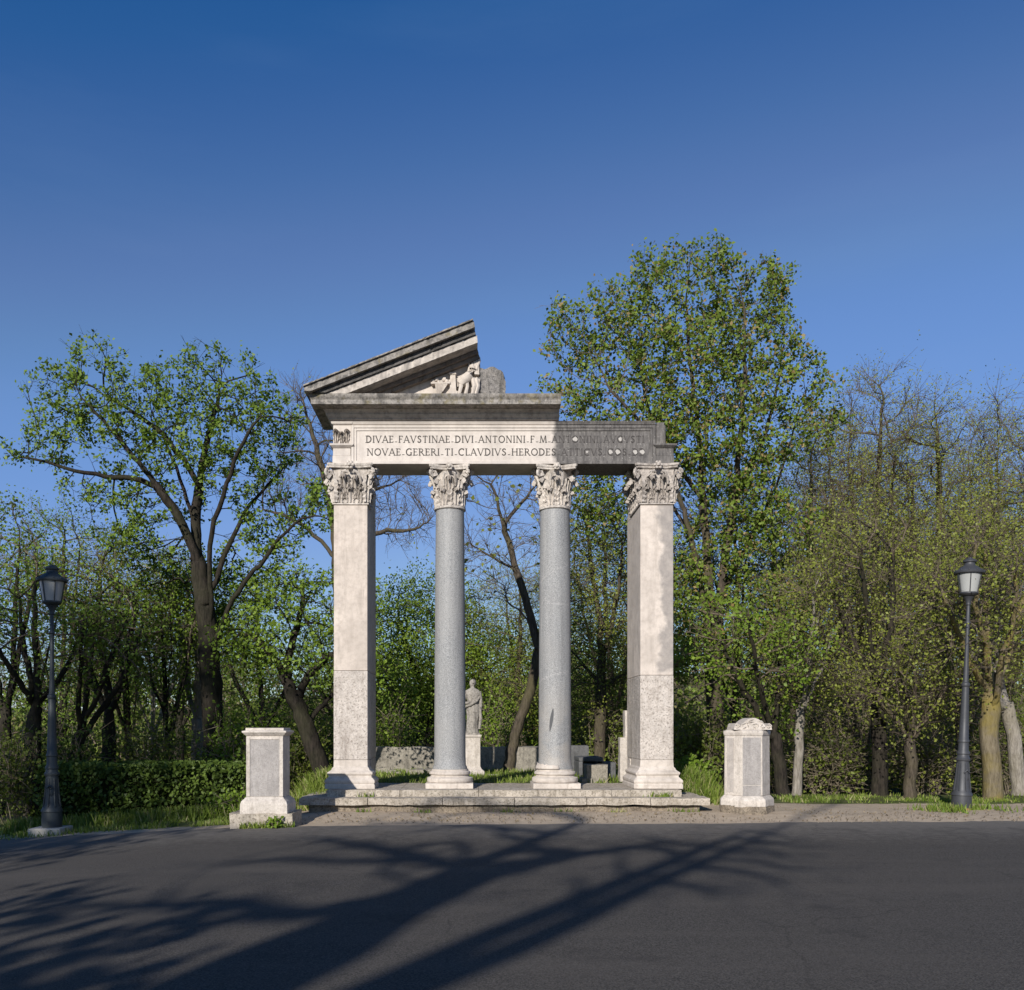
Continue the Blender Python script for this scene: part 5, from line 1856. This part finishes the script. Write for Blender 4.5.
wood_tree('brown twiggy tree just right of the right pier', 735, 30.0, 470, 140, 'bare', 67, rb=0.18, n_att=1000)
wood_tree('far bare tree between the tall grey twiggy tree and the tall olive one', 905, 38.0, 398, 130, 'bare', 71, rb=0.2, n_att=1300)
wood_tree('far olive tree behind the eight-sided pedestal and the plane tree foot', 815, 37.0, 430, 140, 'olive', 72, rb=0.2, n_att=1300)
wood_tree('far bare tree above and right of the sunlit lamp lantern', 975, 39.0, 402, 130, 'bare', 73, rb=0.2, n_att=1300)
wood_tree('slim tree hidden low behind the right pier', 655, 29.0, 520, 110, 'olive', 68, rb=0.16)
wood_tree('mid-height olive tree beyond the sunlit lamp post', 960, 24.0, 500, 120, 'olive', 69, rb=0.14, n_att=900)

# trees behind the viewer, whose shadows lie on the road and dim the left side
G2 = 'shade trees across the road behind the viewer'
def shade_tree(label, x, y, H, W, seed, rb, n_att, leaves, leaf, limbs, lowz, bare=0.0, fork=5.0):
    r = np.random.default_rng(seed)
    z0 = float(gz(x, y)) - 0.1
    lines = [[np.array((x, y, z0)), np.array((x + 0.1, y, z0 + fork * 0.5)), np.array((x, y + 0.1, z0 + fork))]]
    for lm in limbs:
        if len(lm) == 4 and not np.isscalar(lm[0]):
            lines.append([np.array((x, y + 0.1, z0 + fork))] + [np.array(q, float) for q in lm])
            continue
        dx, dy, h = lm
        lines.append([np.array((x, y + 0.1, z0 + fork)), np.array((x + dx * 0.3, y + dy * 0.3, z0 + fork + (h - fork) * 0.3)), np.array((x + dx * 0.62, y + dy * 0.62, z0 + fork + (h - fork) * 0.66)), np.array((x + dx, y + dy, z0 + h))])
    lobes = []
    for k in range(8):
        lobes.append((np.array((x + r.uniform(-0.33, 0.33) * W, y + r.uniform(-0.33, 0.33) * W, z0 + r.uniform(lowz, H - 1.5))), np.array((W * 0.25, W * 0.25, (H - lowz) * 0.22))))
    tree(label, lines, lobes, rb, 'bark_dark', 'leaf_oak', seed, n_att=n_att, step=0.45, leaves=leaves, leaf=leaf, twigs=2, twig_len=0.7, twig_r=0.01, spread=0.7, thr=2, group=G2, bare_frac=bare, expo=0.5, tip=0.014)
shade_tree('big forked tree behind the viewer that throws long limb shadows over the road', -8.5, -12.5, 15.0, 8, 201, 0.44, 1200, 2, 0.11,
           [((-7.15, -12.9, 8.3), (-5.4, -12.4, 11.6), (-4.2, -12.2, 13.6), (-3.6, -12.2, 14.6)), ((-7.95, -12.9, 8.3), (-8.2, -12.6, 10.5), (-7.4, -13.0, 11.6), (-6.6, -13.0, 12.0)), (0.8, 1.5, 13), (3.5, 1.0, 12.5)], 9.0, 0.55, 6.0)
shade_tree('dense tree behind the viewer shading the near left road', -9.4, -8.3, 7.7, 5.6, 202, 0.28, 1000, 16, 0.26,
           [(1.6, 1, 6.8), (-2, 1, 6.8), (0.5, -2, 7.2), (0, 2, 7)], 4.2, 0.0, 3.5)
shade_tree('dense tree behind the viewer shading the hedge and lamp post', -17.7, -6.5, 18.5, 9.5, 203, 0.4, 1100, 6, 0.26,
           [(2.5, 1, 15), (-2.5, 1, 15), (0.5, -2.5, 16), (0, 2, 14)], 10.5, 0.0, 8.0)
shade_tree('dense tree behind the viewer farther left along the road', -21.0, -3.0, 14.0, 9, 204, 0.4, 700, 4, 0.26,
           [(2.5, 1, 12), (-2.5, 1, 12), (0.5, -2.5, 13)], 5.0)

# ------------------------------------------------------------------ hedge, shrubs, grass, far wood
def leaf_object(name, c, size, mat, seed, parent=None, extra=None, flat=0.1):
    r = np.random.default_rng(seed)
    v, f, a = leaf_geo(c, size, r, flat)
    mats = [mat]
    if extra is not None:
        ev, ef, em = extra
        f = np.concatenate([f, ef + len(v)])
        a = np.concatenate([a, np.zeros(len(ev))])
        mi = np.concatenate([np.zeros(len(f) - len(ef)), np.ones(len(ef))])
        v = np.concatenate([v, ev])
        me = quads_mesh(name, (v, f), [mat, em], mi, a)
    else:
        me = quads_mesh(name, (v, f), mats, None, a)
    return link(name, me, parent)


# clipped hedge along the left verge
hx0, hx1, hy0, hy1 = -8.35, -4.05, 17.1, 18.5
hb = float(gz(-6, 17.5))
hedge = empty('hedge', ((hx0 + hx1) / 2, (hy0 + hy1) / 2, hb), 'long dark clipped hedge between shaded lamp post and square pedestal', 'hedge')
r = np.random.default_rng(5)
m = 26000
p = np.stack([r.uniform(hx0, hx1, m), r.uniform(hy0, hy1, m), r.uniform(-0.05, 1.09, m)], -1)
dist = np.minimum.reduce([p[:, 0] - hx0, hx1 - p[:, 0], p[:, 1] - hy0, hy1 - p[:, 1], 1.09 - p[:, 2]])
p = p[dist < 0.28 * r.random(m) ** 0.6 + 0.02]
wob = np.array([noise.noise(Vector((q[0] * 1.6, q[1] * 1.6, q[2] * 1.6))) for q in p])
cen = np.array([(hx0 + hx1) / 2, (hy0 + hy1) / 2, 0.6])
p[:, 1] -= wob * 0.16
p[:, 2] += wob * 0.08
p[:, 2] += hb
leaf_object('foliage', p, 0.085, M['leaf_hedge'], 9, hedge)
mb = MB()
fine_box(mb, hx0 + 0.22, hx1 - 0.22, hy0 + 0.25, hy1 - 0.25, hb - 0.1, hb + 0.86, 0.2)
worn(mb, 0.05, 2, 1)
mb.build('stems', M['hedge_core'], hedge, smooth=True)  # solid near-black box giving the hedge a dark inside, not stems


def shrub(label, x, y, w, h, n, leafm, stemm, seed, leaf=0.09, stems=26, name='shrub', group='undergrowth below the trees', cat='shrub'):
    r = np.random.default_rng(seed)
    z = float(gz(x, y)) - 0.05
    o = empty(name, (x, y, z), label, cat, group)
    P0, P1 = [], []
    ends = []
    for k in range(stems):
        a = r.uniform(0, 6.28)
        b = np.array([x + 0.12 * w * math.cos(a), y + 0.12 * w * math.sin(a), z])
        q = r.uniform(0.5, 1.0)
        t = np.array([x + 0.5 * w * q * math.cos(a) * r.uniform(0.3, 1.1), y + 0.4 * w * q * math.sin(a), z + h * r.uniform(0.55, 1.05)])
        mid = (b + t) / 2 + np.array([0, 0, h * 0.12]) + r.normal(0, 0.08 * w, 3)
        P0 += [b, mid]; P1 += [mid, t]
        for j in range(7):
            s = b + (mid - b) * r.uniform(0.4, 1) if j < 3 else mid + (t - mid) * r.random()
            e = s + r.normal(0, 1, 3) * np.array([0.22 * w, 0.2 * w, 0.16 * h]) + np.array([0, 0, 0.08 * h])
            P0.append(s); P1.append(e)
            ends.append(e); ends.append((s + e) / 2)
    base = np.array([x, y, z])
    v, f = twig_geo(np.array(P0) - base, np.array(P1) - base, 0.011)
    me = quads_mesh('stems', (v, f), [M[stemm]])
    s_ = bpy.data.objects.new('stems', me); C.objects.link(s_); s_.parent = o
    ends = np.array(ends)
    c = ends[r.integers(0, len(ends), n)] + r.normal(0, 1, (n, 3)) * np.array([0.1 * w, 0.1 * w, 0.07 * h])
    c[:, 2] = np.maximum(c[:, 2], z + 0.02)
    v, f, a = leaf_geo(c - base, leaf, r)
    me = quads_mesh('foliage', (v, f), [M[leafm]], None, a)
    s_ = bpy.data.objects.new('foliage', me); C.objects.link(s_); s_.parent = o
    return o


def shrub_px(label, px, Y, wpx, top, *a, **k):
    x = (px - CX) / F_PX * Y
    z = float(gz(x, Y))
    h = EYE - (top - CY) / F_PX * Y - z
    return shrub(label, x, Y, wpx / F_PX * Y, h, *a, **k)


shrub_px('dark shrub at the far left edge beside the shaded lamp post', 12, 19.5, 60, 735, 1500, 'leaf_under', 'brush', 71)
shrub_px('green shrub showing above the left end of the hedge', 70, 21.0, 80, 728, 2200, 'leaf_hedge', 'brush', 72)
shrub_px('green shrub showing above the middle of the hedge', 150, 23.0, 100, 722, 2200, 'leaf_under', 'brush', 73)
shrub_px('bright leafy shrub between the oak and the square pedestal', 235, 21.5, 60, 715, 2200, 'leaf_bright', 'brush', 74)
shrub_px('leafy shrub just right of the square pedestal', 300, 22.5, 60, 735, 2400, 'leaf_under', 'brush', 75)
shrub_px('leafy shrub beyond the low wall right of the left pier', 395, 28.0, 70, 705, 2400, 'leaf_dome', 'brush', 76)
shrub_px('leafy shrub beyond the low wall right of the statue', 500, 29.0, 80, 700, 2600, 'leaf_dome', 'brush', 77)
shrub_px('olive shrub beyond the stones left of the right pier', 600, 27.5, 80, 690, 2600, 'leaf_under', 'brush', 78)
shrub_px('dense green shrub right of the foot of the right pier', 692, 19.6, 34, 760, 1500, 'leaf_bright', 'brush', 79)
shrub_px('taller shrub between the right pier and the eight-sided pedestal', 700, 22.5, 60, 715, 2400, 'leaf_under', 'brush', 80)
shrub_px('tangled dry bush directly right of the eight-sided pedestal', 825, 22.5, 90, 735, 1500, 'leaf_under', 'brush', 81, stems=60)
shrub_px('pale tangled dry bush before the dark stout tree', 850, 25.0, 110, 690, 1500, 'leaf_olive', 'brush', 82, stems=80)
shrub_px('dry bush between the dark stout tree and the sunlit lamp post', 925, 22.5, 90, 735, 1400, 'leaf_olive', 'brush', 83, stems=70)
shrub_px('high olive thicket beyond the sunlit lamp post', 945, 27.0, 120, 690, 2600, 'leaf_under', 'brush', 84, stems=60)
shrub_px('olive thicket at the right edge', 1020, 25.0, 100, 700, 2400, 'leaf_under', 'brush', 85, stems=60)
shrub_px('low green thicket behind the tree with pale grey trunk', 790, 26.0, 100, 710, 2400, 'leaf_under', 'brush', 86, stems=50)
shrub_px('weedy tuft growing at the foot of the square pedestal', 274, 14.33, 14, 816, 260, 'leaf_bright', 'brush', 87, leaf=0.06, stems=10, name='weed', cat='weed', group='weeds along the road edge')
shrub_px('leafy weeds at the right end of the hedge', 236, 16.9, 40, 790, 900, 'leaf_bright', 'brush', 88, leaf=0.07, stems=16, name='weed', cat='weed', group='weeds along the road edge')

# grass along the verges, under the hedge, on the lawn behind the columns
r = np.random.default_rng(77)
def patch(n, fx, fy, hmin, hmax, ok=None):
    x, y = fx(n), fy(n)
    if ok is not None:
        k = ok(x, y)
        x, y = x[k], y[k]
    return x, y, r.uniform(hmin, hmax, len(x))
U = r.uniform
clump = lambda x, y, t: np.array([noise.noise(Vector((a * 1.7, b * 1.7, 3.0))) for a, b in zip(x, y)]) > t
sets = [patch(5200, lambda n: U(-9.0, -4.0, n), lambda n: U(15.2, 17.2, n), 0.03, 0.10, lambda x, y: clump(x, y, -0.15) & (y > np.interp(x, [-9, -7.5, -5.4, -3.3], [16.5, 15.95, 15.4, 14.8]))),
        patch(5200, lambda n: U(-8.8, -3.7, n), lambda n: 17.2 - np.abs(r.normal(0, 0.28, n)), 0.08, 0.30),
        patch(1500, lambda n: U(-4.2, -3.65, n), lambda n: U(15.9, 18.2, n), 0.08, 0.35),
        patch(3500, lambda n: U(-3.5, -2.9, n), lambda n: U(17.2, 20, n), 0.10, 0.40),
        patch(7000, lambda n: U(-3.2, 4.6, n), lambda n: U(18.7, 23.9, n), 0.03, 0.13),
        patch(3500, lambda n: U(3.9, 4.9, n), lambda n: U(17.6, 20, n), 0.08, 0.42),
        patch(7000, lambda n: U(5.3, 14, n), lambda n: 18.3 + r.normal(0, 0.16, n) + np.abs(r.normal(0, 0.9, n)), 0.02, 0.11, lambda x, y: clump(x, y, 0.0)),
        patch(1300, lambda n: 9.07 + r.normal(-0.05, 0.36, n), lambda n: 16.5 + r.normal(0, 0.22, n), 0.03, 0.16, lambda x, y: ~((np.abs(x - 9.2) < 0.34) & (y < 16.5))),
        patch(500, lambda n: -7.45 + r.normal(0.0, 0.5, n), lambda n: 15.9 + r.normal(0, 0.22, n), 0.03, 0.13),
        patch(260, lambda n: U(-3.75, -2.85, n), lambda n: 14.39 + r.normal(0, 0.03, n), 0.04, 0.13),
        patch(170, lambda n: np.repeat(np.array([-2.0, -0.9, 0.6, 1.7, 2.6, 3.7, 3.95]), n // 7 + 1)[:n] + r.normal(0, 0.09, n), lambda n: 16.16 + r.normal(0, 0.02, n), 0.03, 0.10)]
gx_ = np.concatenate([s[0] for s in sets]); gy_ = np.concatenate([s[1] for s in sets]); gh = np.concatenate([s[2] for s in sets])
def blades(x, y, z, h, name, label):
    n = len(x)
    a = r.uniform(0, 2 * math.pi, n)
    w = 0.007 + 0.01 * r.random(n)
    lean = r.normal(0, 0.35, (n, 2)) * h[:, None]
    b0 = np.stack([x - w * np.cos(a), y - w * np.sin(a), z], -1)
    b1 = np.stack([x + w * np.cos(a), y + w * np.sin(a), z], -1)
    t1 = np.stack([x + lean[:, 0] + w * 0.25 * np.cos(a), y + lean[:, 1] + w * 0.25 * np.sin(a), z + h], -1)
    t0 = np.stack([x + lean[:, 0] - w * 0.25 * np.cos(a), y + lean[:, 1] - w * 0.25 * np.sin(a), z + h], -1)
    V = np.stack([b0, b1, t1, t0], 1).reshape(-1, 3)
    me = quads_mesh(name, (V, np.arange(n * 4).reshape(n, 4)), [M['grass']], None, np.repeat(r.random(n), 4))
    return tag(link(name, me), label, 'grass', kind='stuff')
blades(gx_, gy_, gz(gx_, gy_) - 0.01, gh, 'verge_grass', 'short grass and weeds along the road verges and behind the columns')
# a few tufts rooted in the joints of the steps
nx = 60
sx_ = np.concatenate([3.45 + r.normal(0, 0.11, nx), -1.98 + r.normal(0, 0.08, 26)])
blades(sx_, np.full(len(sx_), 16.50) + r.normal(0, 0.02, len(sx_)), np.full(len(sx_), 0.318), r.uniform(0.03, 0.11, len(sx_)), 'step_grass', 'tufts of grass in the joints of the stone steps')

# far wood on the slope beyond, reads as one mass
r = np.random.default_rng(99)
Vs, Fs, Ms, At = [], [], [], []
nb = 0
P0, P1 = [], []
cs = []
for k in range(300):
    y = r.uniform(38, 120) if k > 110 else r.uniform(36, 60)
    x = r.uniform(-0.62, 0.72) * y
    z = float(gz(x, y))
    H = r.uniform(5.0, 8.5) if y > 60 else r.uniform(2.8, 6.0)
    W = H * r.uniform(0.35, 0.55)
    n = int(430)
    d = r.normal(size=(n, 3))
    d /= np.linalg.norm(d, axis=1)[:, None]
    c = np.array([x, y, z + H * 0.52]) + d * (r.random((n, 1)) ** 0.5) * np.array([W, W, H * 0.5]) + r.normal(0, 0.2, (n, 3))
    cs.append(c)
    P0.append([x, y, z - 0.2]); P1.append([x + r.normal(0, 0.4), y, z + H * 0.8])
    for j in range(5):
        P0.append([x, y, z + H * r.uniform(0.15, 0.5)]); P1.append([x + r.normal(0, W * 0.7), y + r.normal(0, W * 0.7), z + H * r.uniform(0.6, 1.0)])
c = np.concatenate(cs)
size = 0.30
v, f, a = leaf_geo(c, size, r)
tv, tf = twig_geo(np.array(P0), np.array(P1), 0.07)
me = quads_mesh('far_wood', (np.concatenate([v, tv]), np.concatenate([f, tf + len(v)])), [M['wood_far'], M['twig']], np.concatenate([np.zeros(len(f)), np.ones(len(tf))]), np.concatenate([a, np.zeros(len(tv))]))
tag(link('far_wood', me), 'far olive wood on the slope beyond the park trees', 'wood', kind='stuff')

# grit and dry leaf bits on the dirt strip
r = np.random.default_rng(41)
n = 900
lx = r.uniform(-4, 13, n)
ly = 15.0 + np.abs(r.normal(0, 0.9, n)) + 0.02 * lx
k = ~((lx > -3.2) & (lx < 4.3) & (ly > 16.15)) & ~((lx > 4.0) & (lx < 5.7) & (ly > 15.6) & (ly < 17))
lx, ly = lx[k], ly[k]
c = np.stack([lx, ly, gz(lx, ly) + 0.02], -1)
v, f, a = leaf_geo(c, 0.04, r, 1.6)
p0 = np.stack([lx + 0.2, ly - 0.15, gz(lx, ly)], -1)
p1 = p0 + np.stack([r.normal(0, 0.012, len(lx)), r.normal(0, 0.012, len(lx)), r.uniform(0.012, 0.03, len(lx))], -1)
tv, tf = twig_geo(p0, p1, 0.010)
me = quads_mesh('grit', (np.concatenate([v, tv]), np.concatenate([f, tf + len(v)])), [M['litter'], M['rubble']], np.concatenate([np.zeros(len(f)), np.ones(len(tf))]), np.concatenate([a, np.zeros(len(tv))]))
tag(link('grit', me), 'dry leaf bits and grit scattered on the dirt strip', 'litter', kind='stuff')
